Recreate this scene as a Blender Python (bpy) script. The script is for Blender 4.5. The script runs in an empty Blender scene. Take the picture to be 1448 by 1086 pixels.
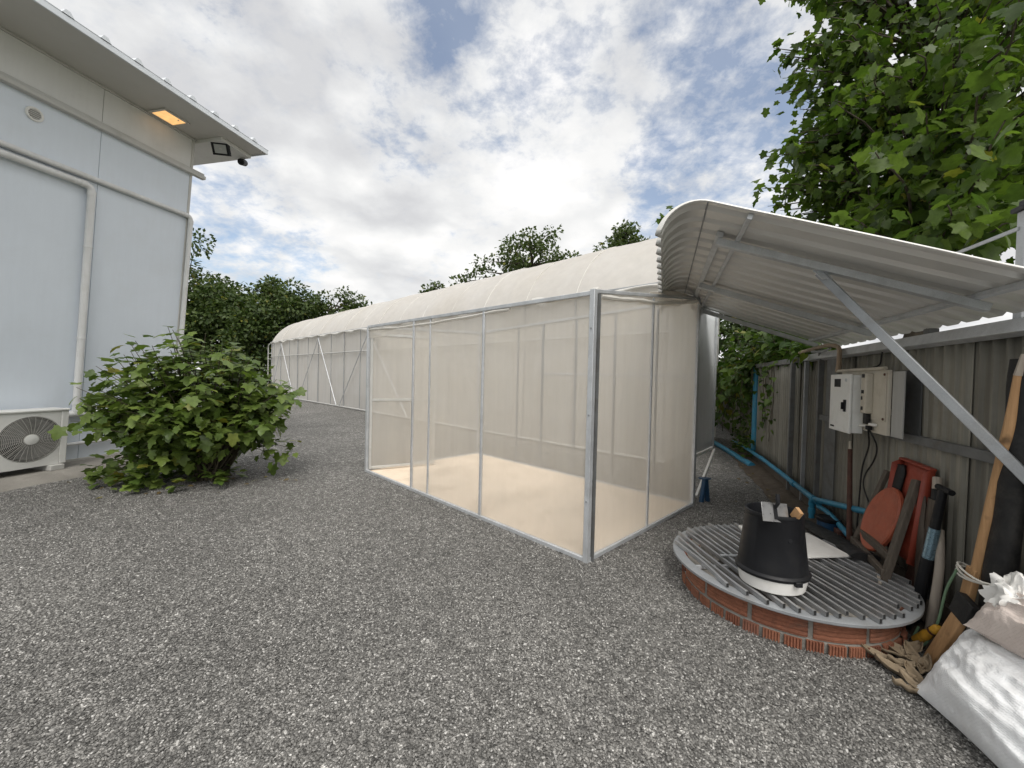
import bpy, math, random
import numpy as np
from math import sin, cos, tan, pi, radians, sqrt, atan2
from mathutils import Vector, Matrix, noise

random.seed(7)
RNG = np.random.default_rng(11)
SC = bpy.context.scene
V = Vector
ZUP = V((0, 0, 1))
ORG = {}

# ------------------------------------------------------------------ objects
def link(o):
    SC.collection.objects.link(o)

def props(o, label=None, cat=None, group=None, kind=None):
    if label: o["label"] = label
    if cat: o["category"] = cat
    if group: o["group"] = group
    if kind: o["kind"] = kind
    return o

def thing(name, label, cat, loc=(0, 0, 0), group=None):
    o = bpy.data.objects.new(name, None)
    o.empty_display_size = .1
    o.location = loc
    link(o)
    ORG[o.name] = V(loc)
    return props(o, label, cat, group)

class MB:
    def __init__(self):
        self.v = []; self.f = []

    def add(self, vs, fs):
        b = len(self.v)
        self.v += [V(p) for p in vs]
        self.f += [tuple(i + b for i in f) for f in fs]
        return self

    def hexa(self, p):      # p: 4 bottom (ccw from above), 4 top
        return self.add(p, [(3, 2, 1, 0), (4, 5, 6, 7), (0, 1, 5, 4), (1, 2, 6, 5), (2, 3, 7, 6), (3, 0, 4, 7)])

    def box(self, c, s, X=(1, 0, 0), Y=(0, 1, 0), Z=(0, 0, 1)):
        c = V(c); X = V(X).normalized() * s[0] / 2; Y = V(Y).normalized() * s[1] / 2; Z = V(Z).normalized() * s[2] / 2
        return self.hexa([c - X - Y - Z, c + X - Y - Z, c + X + Y - Z, c - X + Y - Z,
                          c - X - Y + Z, c + X - Y + Z, c + X + Y + Z, c - X + Y + Z])

    def bar(self, p, q, w, h, up=ZUP):   # rectangular section; h measured along up
        p = V(p); q = V(q); d = (q - p); L = d.length; d.normalize()
        up = V(up); sx = d.cross(up)
        if sx.length < 1e-4: sx = d.cross(V((1, 0, 0)))
        sx.normalize(); u2 = sx.cross(d).normalized()
        return self.box((p + q) / 2, (L, w, h), d, sx * -1, u2)

    def tube(self, pts, r, n=8, caps=True):
        pts = [V(p) for p in pts]; m = len(pts)
        rr = r if isinstance(r, (list, tuple)) else [r] * m
        t = (pts[1] - pts[0]).normalized()
        u = t.cross(ZUP)
        if u.length < 1e-3: u = t.cross(V((1, 0, 0)))
        u.normalize(); rings = []
        for i in range(m):
            if i == 0: tn = pts[1] - pts[0]
            elif i == m - 1: tn = pts[-1] - pts[-2]
            else: tn = (pts[i + 1] - pts[i]).normalized() + (pts[i] - pts[i - 1]).normalized()
            tn.normalize()
            u = (u - tn * u.dot(tn)).normalized(); w = tn.cross(u)
            rings.append([pts[i] + (u * cos(2 * pi * k / n) + w * sin(2 * pi * k / n)) * rr[i] for k in range(n)])
        vs = [p for rg in rings for p in rg]; fs = []
        for i in range(m - 1):
            for k in range(n):
                k2 = (k + 1) % n
                fs.append((i * n + k, i * n + k2, (i + 1) * n + k2, (i + 1) * n + k))
        if caps:
            fs.append(tuple(range(n - 1, -1, -1))); fs.append(tuple((m - 1) * n + k for k in range(n)))
        return self.add(vs, fs)

    def lathe(self, c, prof, n=32, axis=ZUP, X=None, caps=False, sx=1, sy=1):
        c = V(c); A = V(axis).normalized()
        X = V(X) if X is not None else (A.cross(V((0, 1, 0))) if abs(A.y) < .9 else A.cross(V((1, 0, 0))))
        X = (X - A * X.dot(A)).normalized(); Y = A.cross(X)
        vs = []; fs = []
        for r, h in prof:
            for k in range(n):
                a = 2 * pi * k / n
                vs.append(c + A * h + X * (r * cos(a) * sx) + Y * (r * sin(a) * sy))
        for i in range(len(prof) - 1):
            for k in range(n):
                k2 = (k + 1) % n
                fs.append((i * n + k, i * n + k2, (i + 1) * n + k2, (i + 1) * n + k))
        if caps:
            fs.append(tuple(range(n - 1, -1, -1))); fs.append(tuple((len(prof) - 1) * n + k for k in range(n)))
        return self.add(vs, fs)

    def prism(self, poly, o, ex, ey, ez, depth):
        o = V(o); ex = V(ex); ey = V(ey); ez = V(ez); n = len(poly)
        vs = [o + ex * x + ey * y for x, y in poly] + [o + ex * x + ey * y + ez * depth for x, y in poly]
        fs = [tuple(range(n - 1, -1, -1)), tuple(range(n, 2 * n))]
        for k in range(n):
            k2 = (k + 1) % n
            fs.append((k, k2, n + k2, n + k))
        return self.add(vs, fs)

    def grid(self, fn, nu, nv, closed=False):
        vs = [fn(i / nu, j / nv) for j in range(nv + 1) for i in range(nu + 1)]
        fs = []
        for j in range(nv):
            for i in range(nu):
                a = j * (nu + 1) + i
                fs.append((a, a + 1, a + nu + 2, a + nu + 1))
        return self.add(vs, fs)

    def build(self, name, mat, parent=None, loc=None, label=None, cat=None, group=None, kind=None,
              bevel=0, solid=0, sharp=35, smooth=True, sub=0):
        org = ORG[parent.name] if parent else V(loc or (0, 0, 0))
        me = bpy.data.meshes.new(name)
        me.from_pydata([tuple(p - org) for p in self.v], [], self.f)
        me.validate()
        me.materials.append(mat)
        if smooth:
            me.shade_smooth(); me.set_sharp_from_angle(angle=radians(sharp))
        o = bpy.data.objects.new(name, me)
        link(o)
        if parent: o.parent = parent
        else: o.location = org
        ORG[o.name] = org
        if solid:
            md = o.modifiers.new("solid", 'SOLIDIFY'); md.thickness = solid; md.offset = 0
        if bevel:
            md = o.modifiers.new("bevel", 'BEVEL'); md.width = bevel; md.segments = 2; md.limit_method = 'ANGLE'; md.angle_limit = radians(40)
        if sub:
            md = o.modifiers.new("sub", 'SUBSURF'); md.levels = sub; md.render_levels = sub
        return props(o, label, cat, group, kind)

# ------------------------------------------------------------------ materials
class NT:
    def __init__(self, m):
        m.use_nodes = True
        self.t = m.node_tree; self.t.nodes.clear()
    def n(self, typ, **kw):
        nd = self.t.nodes.new(typ)
        for k, val in kw.items():
            if k.startswith('i_'):
                key = k[2:]
                key = int(key) if key.isdigit() else key.replace('_', ' ')
                s = nd.inputs[key]
                if hasattr(val, 'is_output') or isinstance(val, bpy.types.NodeSocket): self.t.links.new(val, s)
                else: s.default_value = val
            else: setattr(nd, k, val)
        return nd
    def l(self, a, b): self.t.links.new(a, b)
    def math(self, op, a, b=None, clamp=False):
        nd = self.t.nodes.new('ShaderNodeMath'); nd.operation = op; nd.use_clamp = clamp
        for i, x in enumerate((a, b)):
            if x is None: continue
            if isinstance(x, (int, float)): nd.inputs[i].default_value = x
            else: self.l(x, nd.inputs[i])
        return nd.outputs[0]
    def mix(self, fac, a, b, blend='MIX'):
        nd = self.t.nodes.new('ShaderNodeMix'); nd.data_type = 'RGBA'; nd.blend_type = blend
        for i, x in ((0, fac), (6, a), (7, b)):
            if isinstance(x, (int, float)): nd.inputs[i].default_value = x
            elif isinstance(x, (tuple, list)): nd.inputs[i].default_value = tuple(x) + ((1,) if len(x) == 3 else ())
            else: self.l(x, nd.inputs[i])
        return nd.outputs[2]
    def ramp(self, fac, stops, interp='LINEAR'):
        nd = self.t.nodes.new('ShaderNodeValToRGB'); e = nd.color_ramp.elements
        nd.color_ramp.interpolation = interp
        while len(e) < len(stops): e.new(.5)
        for x, (p, c) in zip(e, stops):
            x.position = p
            x.color = (c, c, c, 1) if isinstance(c, (int, float)) else tuple(c) + (1,)
        self.l(fac, nd.inputs[0]); return nd.outputs[0]
    def noise(self, vec, scale, detail=4, rough=.55, dist=0.):
        nd = self.n('ShaderNodeTexNoise'); nd.inputs['Scale'].default_value = scale
        nd.inputs['Detail'].default_value = detail; nd.inputs['Roughness'].default_value = rough
        nd.inputs['Distortion'].default_value = dist
        if vec is not None: self.l(vec, nd.inputs['Vector'])
        return nd.outputs[0]
    def mapping(self, vec, scale=(1, 1, 1), loc=(0, 0, 0), rot=(0, 0, 0)):
        nd = self.n('ShaderNodeMapping'); nd.inputs['Scale'].default_value = scale
        nd.inputs['Location'].default_value = loc; nd.inputs['Rotation'].default_value = rot
        self.l(vec, nd.inputs['Vector']); return nd.outputs[0]
    def out(self, s): 
        o = self.n('ShaderNodeOutputMaterial'); self.l(s, o.inputs['Surface']); return o

def mat(name, col, rough=.5, metal=0., var=.12, vs=3., streak=0., dirt=None, dirt_amt=.5, dirt_s=2.5,
        bump=0., bs=40., spec=.5, objvar=0., fine=0., rvar=.1):
    """painted / metal / wood surfaces: base colour with blotches, streaks running down, dirt and a fine bump"""
    m = bpy.data.materials.new(name); k = NT(m)
    tc = k.n('ShaderNodeTexCoord').outputs['Object']
    c = tuple(col) + (1,)
    nz = k.noise(tc, vs, 5, .6)
    f = k.ramp(nz, [(.25, 1 - var), (.75, 1 + var)])
    colr = k.mix(1., c, f, 'MULTIPLY')
    if streak:
        st = k.noise(k.mapping(tc, (14, 14, .5)), 1.3, 4, .6)
        colr = k.mix(1., colr, k.ramp(st, [(.3, 1 - streak), (.7, 1 + streak * .5)]), 'MULTIPLY')
    if dirt:
        dn = k.noise(tc, dirt_s, 8, .68, .4)
        colr = k.mix(k.ramp(dn, [(.5, 0.), (.72, dirt_amt)]), colr, tuple(dirt) + (1,))
    if fine:
        fn = k.noise(tc, 180., 3, .6)
        colr = k.mix(1., colr, k.ramp(fn, [(.3, 1 - fine), (.7, 1 + fine)]), 'MULTIPLY')
    if objvar:
        r = k.n('ShaderNodeObjectInfo').outputs['Random']
        colr = k.mix(1., colr, k.ramp(r, [(0., 1 - objvar), (1., 1 + objvar)]), 'MULTIPLY')
    b = k.n('ShaderNodeBsdfPrincipled')
    k.l(colr, b.inputs['Base Color'])
    b.inputs['Metallic'].default_value = metal
    b.inputs['Specular IOR Level'].default_value = spec
    rn = k.noise(tc, vs * 3, 4, .6)
    k.l(k.ramp(rn, [(.3, max(0., rough - rvar)), (.7, min(1., rough + rvar))]), b.inputs['Roughness'])
    if bump:
        bn = k.noise(tc, bs, 5, .6)
        bp = k.n('ShaderNodeBump'); bp.inputs['Strength'].default_value = bump; bp.inputs['Distance'].default_value = .01
        k.l(bn, bp.inputs['Height']); k.l(bp.outputs[0], b.inputs['Normal'])
    k.out(b.outputs[0]); return m

def leafmat(name, c1, c2, yellow=(.2, .19, .03), trans=.35, rough=.42, yamt=.04):
    m = bpy.data.materials.new(name); k = NT(m)
    g = k.n('ShaderNodeNewGeometry')
    r = g.outputs['Random Per Island']
    col = k.ramp(r, [(0., c1), (.55, tuple((a + b) / 2 for a, b in zip(c1, c2))), (1 - yamt - .02, c2), (1 - yamt + .01, yellow)])
    nz = k.noise(g.outputs['Position'], 22., 3, .6)
    col = k.mix(1., col, k.ramp(nz, [(.3, .8), (.7, 1.2)]), 'MULTIPLY')
    b = k.n('ShaderNodeBsdfPrincipled'); k.l(col, b.inputs['Base Color'])
    b.inputs['Roughness'].default_value = rough; b.inputs['Specular IOR Level'].default_value = .4
    t = k.n('ShaderNodeBsdfTranslucent')
    k.l(k.mix(1., col, (1.15, 1.3, .75), 'MULTIPLY'), t.inputs['Color'])
    mx = k.n('ShaderNodeMixShader'); mx.inputs[0].default_value = trans
    k.l(b.outputs[0], mx.inputs[1]); k.l(t.outputs[0], mx.inputs[2])
    k.out(mx.outputs[0]); return m

def netmat(name, col, opac, ovar=.06, graze=.25, trans=.45):
    """insect netting: part thread, part hole; dust streaks change how dense it looks"""
    m = bpy.data.materials.new(name); k = NT(m)
    tc = k.n('ShaderNodeTexCoord').outputs['Object']
    st = k.noise(k.mapping(tc, (3., 3., .25)), 1.6, 4, .55)
    bl = k.noise(tc, 1.1, 4, .6)
    lw = k.n('ShaderNodeLayerWeight'); lw.inputs['Blend'].default_value = .35
    fac = k.math('ADD', k.math('MULTIPLY', k.math('SUBTRACT', st, .5), ovar * 4), opac)
    fac = k.math('ADD', fac, k.math('MULTIPLY', k.math('SUBTRACT', bl, .5), ovar * 3))
    fac = k.math('ADD', fac, k.math('MULTIPLY', lw.outputs['Facing'], graze), True)
    d = k.n('ShaderNodeBsdfDiffuse'); t = k.n('ShaderNodeBsdfTranslucent')
    c2 = k.mix(k.ramp(bl, [(.35, 0.), (.75, .35)]), tuple(col) + (1,), (col[0] * .8, col[1] * .76, col[2] * .68, 1))
    k.l(c2, d.inputs['Color']); k.l(c2, t.inputs['Color'])
    mx = k.n('ShaderNodeMixShader'); mx.inputs[0].default_value = trans
    k.l(d.outputs[0], mx.inputs[1]); k.l(t.outputs[0], mx.inputs[2])
    tr = k.n('ShaderNodeBsdfTransparent')
    m2 = k.n('ShaderNodeMixShader'); k.l(fac, m2.inputs[0])
    k.l(tr.outputs[0], m2.inputs[1]); k.l(mx.outputs[0], m2.inputs[2])
    k.out(m2.outputs[0]); return m

STONE_STOPS = [(0., (.072, .07, .065)), (.3, (.132, .128, .12)), (.62, (.195, .19, .178)), (.86, (.275, .267, .25)), (.95, (.39, .38, .36)), (1., (.56, .55, .525))]

def gravelmat():
    m = bpy.data.materials.new("gravel_bed"); k = NT(m)
    tc = k.n('ShaderNodeTexCoord').outputs['Object']
    warp = k.n('ShaderNodeTexNoise'); warp.inputs['Scale'].default_value = 60; k.l(tc, warp.inputs['Vector'])
    va = k.n('ShaderNodeVectorMath', operation='SCALE'); k.l(warp.outputs['Color'], va.inputs[0]); va.inputs['Scale'].default_value = .008
    vb = k.n('ShaderNodeVectorMath', operation='ADD'); k.l(tc, vb.inputs[0]); k.l(va.outputs[0], vb.inputs[1])
    v = k.n('ShaderNodeTexVoronoi'); v.inputs['Scale'].default_value = 98; v.inputs['Randomness'].default_value = 1
    k.l(vb.outputs[0], v.inputs['Vector'])
    sx = k.n('ShaderNodeSeparateColor'); k.l(v.outputs['Color'], sx.inputs[0])
    col = k.ramp(sx.outputs[0], STONE_STOPS)
    gap = k.ramp(v.outputs['Distance'], [(.4, 1.), (.8, .62)])
    col = k.mix(1., col, gap, 'MULTIPLY')
    v2 = k.n('ShaderNodeTexVoronoi'); v2.inputs['Scale'].default_value = 26; k.l(vb.outputs[0], v2.inputs['Vector'])
    s2 = k.n('ShaderNodeSeparateColor'); k.l(v2.outputs['Color'], s2.inputs[0])
    col = k.mix(1., col, k.ramp(s2.outputs[0], [(0., .8), (.6, 1.15), (.85, 1.4), (1., 2.1)]), 'MULTIPLY')
    big = k.noise(tc, .7, 5, .6)
    col = k.mix(1., col, k.ramp(big, [(.3, .82), (.7, 1.15)]), 'MULTIPLY')
    b = k.n('ShaderNodeBsdfPrincipled'); k.l(col, b.inputs['Base Color']); b.inputs['Roughness'].default_value = .75
    bp = k.n('ShaderNodeBump'); bp.inputs['Strength'].default_value = .9; bp.inputs['Distance'].default_value = .012
    h = k.math('ADD', k.math('SUBTRACT', 1., v.outputs['Distance']), k.math('MULTIPLY', sx.outputs[1], .6))
    k.l(h, bp.inputs['Height']); k.l(bp.outputs[0], b.inputs['Normal'])
    k.out(b.outputs[0]); return m

def stonemat():
    m = bpy.data.materials.new("loose_stone"); k = NT(m)
    r = k.n('ShaderNodeObjectInfo').outputs['Random']
    col = k.ramp(r, STONE_STOPS)
    nz = k.noise(k.n('ShaderNodeNewGeometry').outputs['Position'], 260, 3, .6)
    col = k.mix(1., col, k.ramp(nz, [(.3, .75), (.7, 1.25)]), 'MULTIPLY')
    big = k.noise(k.n('ShaderNodeNewGeometry').outputs['Position'], .7, 5, .6)
    col = k.mix(1., col, k.ramp(big, [(.3, .82), (.7, 1.15)]), 'MULTIPLY')
    b = k.n('ShaderNodeBsdfPrincipled'); k.l(col, b.inputs['Base Color']); b.inputs['Roughness'].default_value = .6
    k.out(b.outputs[0]); return m

def woodmat(name, c1, c2, axis_scale=(30, 30, 1.5), rough=.7, knots=True):
    m = bpy.data.materials.new(name); k = NT(m)
    tc = k.n('ShaderNodeTexCoord').outputs['Object']
    g = k.noise(k.mapping(tc, axis_scale), 1.6, 6, .6, .6)
    col = k.mix(k.ramp(g, [(.3, 0.), (.7, 1.)]), tuple(c1) + (1,), tuple(c2) + (1,))
    if knots:
        kn = k.noise(tc, 9., 3, .5)
        col = k.mix(k.ramp(kn, [(.64, 0.), (.75, .8)]), col, tuple(x * .3 for x in c1) + (1,))
    b = k.n('ShaderNodeBsdfPrincipled'); k.l(col, b.inputs['Base Color']); b.inputs['Roughness'].default_value = rough
    bp = k.n('ShaderNodeBump'); bp.inputs['Strength'].default_value = .4; bp.inputs['Distance'].default_value = .004
    k.l(g, bp.inputs['Height']); k.l(bp.outputs[0], b.inputs['Normal'])
    k.out(b.outputs[0]); return m

def emit(name, col, s):
    m = bpy.data.materials.new(name); k = NT(m)
    tc = k.n('ShaderNodeTexCoord').outputs['Object']
    nz = k.noise(tc, 14., 3, .5)
    e = k.n('ShaderNodeEmission'); e.inputs['Strength'].default_value = s
    k.l(k.mix(1., tuple(col) + (1,), k.ramp(nz, [(.3, .85), (.7, 1.1)]), 'MULTIPLY'), e.inputs['Color'])
    k.out(e.outputs[0]); return m

def brickmat():
    m = bpy.data.materials.new("fired_brick"); k = NT(m)
    g = k.n('ShaderNodeNewGeometry')
    col = k.ramp(g.outputs['Random Per Island'], [(0., (.17, .065, .04)), (.4, (.27, .105, .06)), (.8, (.33, .14, .08)), (1., (.22, .1, .068))])
    nz = k.noise(g.outputs['Position'], 30, 6, .65)
    col = k.mix(1., col, k.ramp(nz, [(.3, .7), (.7, 1.2)]), 'MULTIPLY')
    d = k.noise(g.outputs['Position'], 6, 6, .7)
    col = k.mix(k.ramp(d, [(.55, 0.), (.75, .6)]), col, (.1, .085, .07, 1))
    b = k.n('ShaderNodeBsdfPrincipled'); k.l(col, b.inputs['Base Color']); b.inputs['Roughness'].default_value = .85
    bp = k.n('ShaderNodeBump'); bp.inputs['Strength'].default_value = .5; bp.inputs['Distance'].default_value = .004
    k.l(k.noise(g.outputs['Position'], 160, 4, .6), bp.inputs['Height']); k.l(bp.outputs[0], b.inputs['Normal'])
    k.out(b.outputs[0]); return m

def fabric_film(name, col, trans, rough=.5):
    m = bpy.data.materials.new(name); k = NT(m)
    tc = k.n('ShaderNodeTexCoord').outputs['Object']
    a = k.noise(tc, .5, 6, .62); s = k.noise(tc, 5., 5, .6)
    col1 = k.mix(k.ramp(a, [(.35, 0.), (.75, .6)]), tuple(col) + (1,), (col[0] * .84, col[1] * .8, col[2] * .73, 1))
    col1 = k.mix(1., col1, k.ramp(s, [(.3, .95), (.7, 1.04)]), 'MULTIPLY')
    b = k.n('ShaderNodeBsdfPrincipled'); k.l(col1, b.inputs['Base Color']); b.inputs['Roughness'].default_value = rough
    bp = k.n('ShaderNodeBump'); bp.inputs['Strength'].default_value = .25; bp.inputs['Distance'].default_value = .03
    k.l(k.noise(tc, 2.2, 5, .6, .8), bp.inputs['Height']); k.l(bp.outputs[0], b.inputs['Normal'])
    t = k.n('ShaderNodeBsdfTranslucent'); k.l(col1, t.inputs['Color'])
    mx = k.n('ShaderNodeMixShader'); mx.inputs[0].default_value = trans
    k.l(b.outputs[0], mx.inputs[1]); k.l(t.outputs[0], mx.inputs[2]); k.out(mx.outputs[0]); return m

M = {}
M['gravel'] = gravelmat(); M['stone'] = stonemat()
M['soil'] = mat("brown_soil", (.075, .058, .042), .95, var=.4, vs=9, bump=.8, bs=30, dirt=(.14, .12, .09), dirt_s=6)
M['grass'] = mat("far_grass", (.06, .085, .03), .95, var=.4, vs=1.5, bump=.8, bs=12)
M['wall'] = mat("white_wall_panel", (.68, .735, .80), .42, var=.04, vs=.8, streak=.02, dirt=(.5, .5, .48), dirt_amt=.15, dirt_s=1.2, bump=.03, bs=6)
M['frieze'] = mat("off_white_panel", (.68, .68, .66), .45, var=.04, vs=1., streak=.03, dirt=(.42, .41, .37), dirt_amt=.25, dirt_s=1.4)
M['soffit'] = mat("grey_soffit", (.5, .49, .46), .55, var=.05, vs=1.5)
M['pvc'] = mat("white_pvc", (.68, .685, .68), .4, var=.05, vs=2., streak=.06, dirt=(.4, .38, .33), dirt_amt=.3, dirt_s=3)
M['trim'] = mat("painted_trim", (.52, .515, .49), .5, var=.06, vs=2., dirt=(.3, .29, .25), dirt_amt=.4, dirt_s=3)
M['roofm'] = mat("roof_sheet", (.68, .71, .74), .4, metal=.2, var=.06)
M['dark'] = mat("dark_gap", (.02, .02, .02), .8)
M['concrete'] = mat("old_concrete", (.25, .235, .21), .9, var=.25, vs=3, bump=.5, bs=45, dirt=(.12, .11, .095), dirt_amt=.6, fine=.12)
M['floor'] = mat("beige_floor", (.79, .66, .52), .75, var=.1, vs=1.8, dirt=(.44, .35, .25), dirt_amt=.5, dirt_s=1.6, fine=.05, bump=.15, bs=60)
M['acw'] = mat("ac_paint", (.7, .7, .67), .4, var=.05, vs=2, dirt=(.42, .4, .35), dirt_amt=.35, dirt_s=4)
M['grille'] = mat("grille_wire", (.42, .41, .38), .5, var=.1)
M['blackp'] = mat("black_plastic", (.008, .0085, .0105), .5, var=.2, vs=5, dirt=(.03, .029, .026), dirt_amt=.4, dirt_s=5, spec=.3)
M['blackm'] = mat("black_weathered", (.007, .007, .0075), .65, var=.3, vs=6, dirt=(.05, .047, .04), dirt_amt=.45, dirt_s=6, bump=.4, bs=35)
M['glassy'] = mat("lamp_glass", (.45, .46, .45), .15, var=.1)
M['galv'] = mat("galvanised_steel", (.55, .57, .59), .42, metal=.35, var=.14, vs=8, streak=.08, dirt=(.3, .29, .27), dirt_amt=.3, dirt_s=6, fine=.08)
M['galvd'] = mat("dull_galvanised", (.33, .345, .36), .5, metal=.4, var=.16, vs=6, dirt=(.2, .18, .15), dirt_amt=.4, dirt_s=5, fine=.08)
M['galvw'] = mat("white_pipe_frame", (.5, .5, .48), .45, metal=.15, var=.1, vs=5, dirt=(.35, .33, .29), dirt_amt=.4, dirt_s=4)
M['corr'] = mat("roof_corrugated", (.72, .71, .68), .36, metal=.3, var=.07, vs=1.6, rvar=.0)
M['fence'] = mat("weathered_fence_sheet", (.235, .225, .19), .6, metal=.15, var=.14, vs=2, streak=.32, dirt=(.15, .135, .105), dirt_amt=.6, dirt_s=2.2, objvar=.18)
M['fencep'] = mat("fence_steel", (.16, .165, .165), .6, metal=.4, var=.2, vs=5, dirt=(.1, .08, .06), dirt_amt=.5, dirt_s=6)
M['net'] = netmat("insect_net", (.82, .78, .71), .36, .05, .22, .5)
M['net2'] = netmat("grey_side_net", (.80, .785, .76), .80, .05, .16, .5)
M['film'] = fabric_film("greenhouse_film", (.735, .71, .675), .3)
M['cloth'] = fabric_film("white_hem_film", (.86, .85, .82), .3)
M['whitep'] = mat("white_sheet", (.74, .76, .78), .4, var=.05, vs=1.5, streak=.05, dirt=(.5, .49, .46), dirt_amt=.3, dirt_s=2)
M['white'] = mat("white_plastic", (.78, .77, .74), .4, var=.05, vs=4, dirt=(.5, .47, .4), dirt_amt=.35, dirt_s=8)
M['cab'] = mat("cabinet_paint", (.8, .81, .79), .4, var=.04, vs=3, dirt=(.4, .38, .33), dirt_amt=.3, dirt_s=4)
M['beige'] = mat("aged_beige_plastic", (.56, .52, .44), .5, var=.08, vs=4, streak=.08, dirt=(.3, .25, .17), dirt_amt=.55, dirt_s=5)
M['blue'] = mat("blue_pvc", (.03, .22, .36), .4, var=.15, vs=6, dirt=(.1, .13, .14), dirt_amt=.5, dirt_s=7)
M['bluecan'] = mat("dark_blue_paint", (.018, .065, .14), .4, var=.2, vs=8, dirt=(.05, .05, .05), dirt_amt=.6, dirt_s=10)
M['rust'] = mat("rusty_brown", (.085, .035, .024), .75, var=.35, vs=12, dirt=(.035, .022, .018), dirt_s=12, bump=.3, bs=60)
M['orange'] = mat("worn_orange_paint", (.34, .085, .043), .5, var=.14, vs=8, dirt=(.2, .06, .035), dirt_amt=.6, dirt_s=11, fine=.06)
M['redm'] = mat("faded_red_paint", (.27, .045, .024), .5, var=.14, vs=6, dirt=(.14, .03, .02), dirt_amt=.6, dirt_s=7)
M['yellow'] = mat("yellow_plastic", (.5, .27, .03), .45, var=.2, vs=18, dirt=(.12, .07, .02), dirt_amt=.7, dirt_s=30)
M['oldwood'] = woodmat("dark_old_wood", (.055, .043, .033), (.11, .09, .07), knots=False)
M['palewood'] = woodmat("pale_handle_wood", (.3, .26, .22), (.4, .35, .29), knots=False)
M['dimwood'] = woodmat('grey_bench_wood', (.3, .27, .22), (.36, .32, .26), knots=False)
M['grate'] = mat('grate_steel', (.36, .365, .37), .38, metal=.55, var=.18, vs=14, dirt=(.16, .12, .09), dirt_amt=.4, dirt_s=9, fine=.1)
M['greysheet'] = mat('grey_sheet_metal', (.4, .4, .385), .5, var=.08, vs=3, streak=.08)
M['rawwood'] = woodmat("raw_timber", (.36, .2, .09), (.5, .3, .145))
M['bark'] = mat("bark", (.085, .068, .05), .9, var=.35, vs=10, bump=.8, bs=30)
M['stem'] = mat("green_brown_stem", (.06, .05, .03), .8, var=.3, vs=12)
M['brick'] = brickmat()
M['mortar'] = mat("grey_mortar", (.25, .235, .21), .95, var=.25, vs=12, bump=.6, bs=60, dirt=(.11, .1, .085), dirt_s=9)
def bagmat(name, col, dirt):
    m = bpy.data.materials.new(name); k = NT(m)
    tc = k.n('ShaderNodeTexCoord').outputs['Object']
    d = k.noise(tc, 5., 7, .65, .4)
    c = k.mix(k.ramp(d, [(.46, 0.), (.75, .55)]), tuple(col) + (1,), tuple(dirt) + (1,))
    wv = k.n('ShaderNodeTexWave', wave_type='BANDS', bands_direction='DIAGONAL'); wv.inputs['Scale'].default_value = 38; wv.inputs['Distortion'].default_value = .8; k.l(tc, wv.inputs['Vector'])
    w2 = k.n('ShaderNodeTexWave', wave_type='BANDS', bands_direction='Z'); w2.inputs['Scale'].default_value = 44; w2.inputs['Distortion'].default_value = .8; k.l(tc, w2.inputs['Vector'])
    h = k.math('ADD', k.math('MULTIPLY', wv.outputs[1], .12), k.math('MULTIPLY', w2.outputs[1], .12))
    h = k.math('ADD', h, k.noise(k.mapping(tc, (2.2, 9., 9.), (0, 0, 0), (0, .5, .7)), 2.2, 5, .6, 1.2))
    b = k.n('ShaderNodeBsdfPrincipled'); k.l(c, b.inputs['Base Color']); b.inputs['Roughness'].default_value = .62
    bp = k.n('ShaderNodeBump'); bp.inputs['Strength'].default_value = .45; bp.inputs['Distance'].default_value = .012
    k.l(h, bp.inputs['Height']); k.l(bp.outputs[0], b.inputs['Normal']); k.out(b.outputs[0]); return m
M['bag'] = bagmat("woven_white_bag", (.8, .81, .82), (.62, .61, .59))
M['bagp'] = bagmat("dusty_pink_bag", (.66, .575, .525), (.42, .34, .3))
M['husk'] = mat("dry_husk", (.27, .21, .14), .8, var=.3, vs=9, dirt=(.12, .085, .05), dirt_amt=.6, dirt_s=9, bump=.5, bs=50)
M['twine'] = mat("white_twine", (.6, .58, .52), .8)
M['green'] = mat("green_cord", (.12, .2, .12), .7)
M['steelblade'] = mat("steel_blade", (.36, .36, .36), .35, metal=.8, var=.15, vs=12, dirt=(.2, .17, .14), dirt_amt=.4, dirt_s=14)
M['copper'] = mat("tan_conduit", (.36, .27, .19), .55, var=.15, vs=6)
M['leafbush'] = leafmat("shrub_leaf", (.066, .11, .021), (.165, .225, .05), trans=.28, yamt=.02)
M['leaftree'] = leafmat("tree_leaf", (.036, .07, .011), (.12, .178, .03), trans=.45, yamt=.004)
M['leafvine'] = leafmat("vine_leaf", (.035, .075, .014), (.12, .19, .03), trans=.35, yamt=.03)
M['leaffar'] = leafmat("far_leaf", (.03, .056, .013), (.085, .122, .03), trans=.25, yamt=.02, rough=.55)
M['leafmid'] = leafmat("mid_leaf", (.045, .07, .02), (.1, .135, .04), trans=.3, yamt=.02, rough=.5)
M['litter'] = leafmat("dry_leaf", (.12, .085, .04), (.22, .17, .08), yellow=(.3, .26, .06), trans=.15, yamt=.15)
M['lamp'] = emit("warm_lamp", (1., .56, .22), 1.0)
M['steelb'] = mat('blue_grey_metal', (.22,.34,.42), .3, metal=.6, var=.15, vs=12, dirt=(.15,.15,.15), dirt_amt=.4, dirt_s=14)
M['well'] = mat("well_dark", (.03, .026, .022), .6)
BLUE = [((-0.048, 0.776, 0.629), 0.231, -0.135), ((0.413, 0.808, 0.42), 0.252, -0.176), ((0.303, 0.696, 0.651), 0.147, -0.135), ((-0.254, 0.834, 0.49), 0.126, -0.081), ((-0.539, 0.801, 0.26), 0.21, -0.108), ((-0.459, 0.868, 0.193), 0.126, -0.068), ((-0.152, 0.743, 0.651), 0.105, -0.081), ((0.156, 0.772, 0.617), 0.126, -0.054)]
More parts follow.
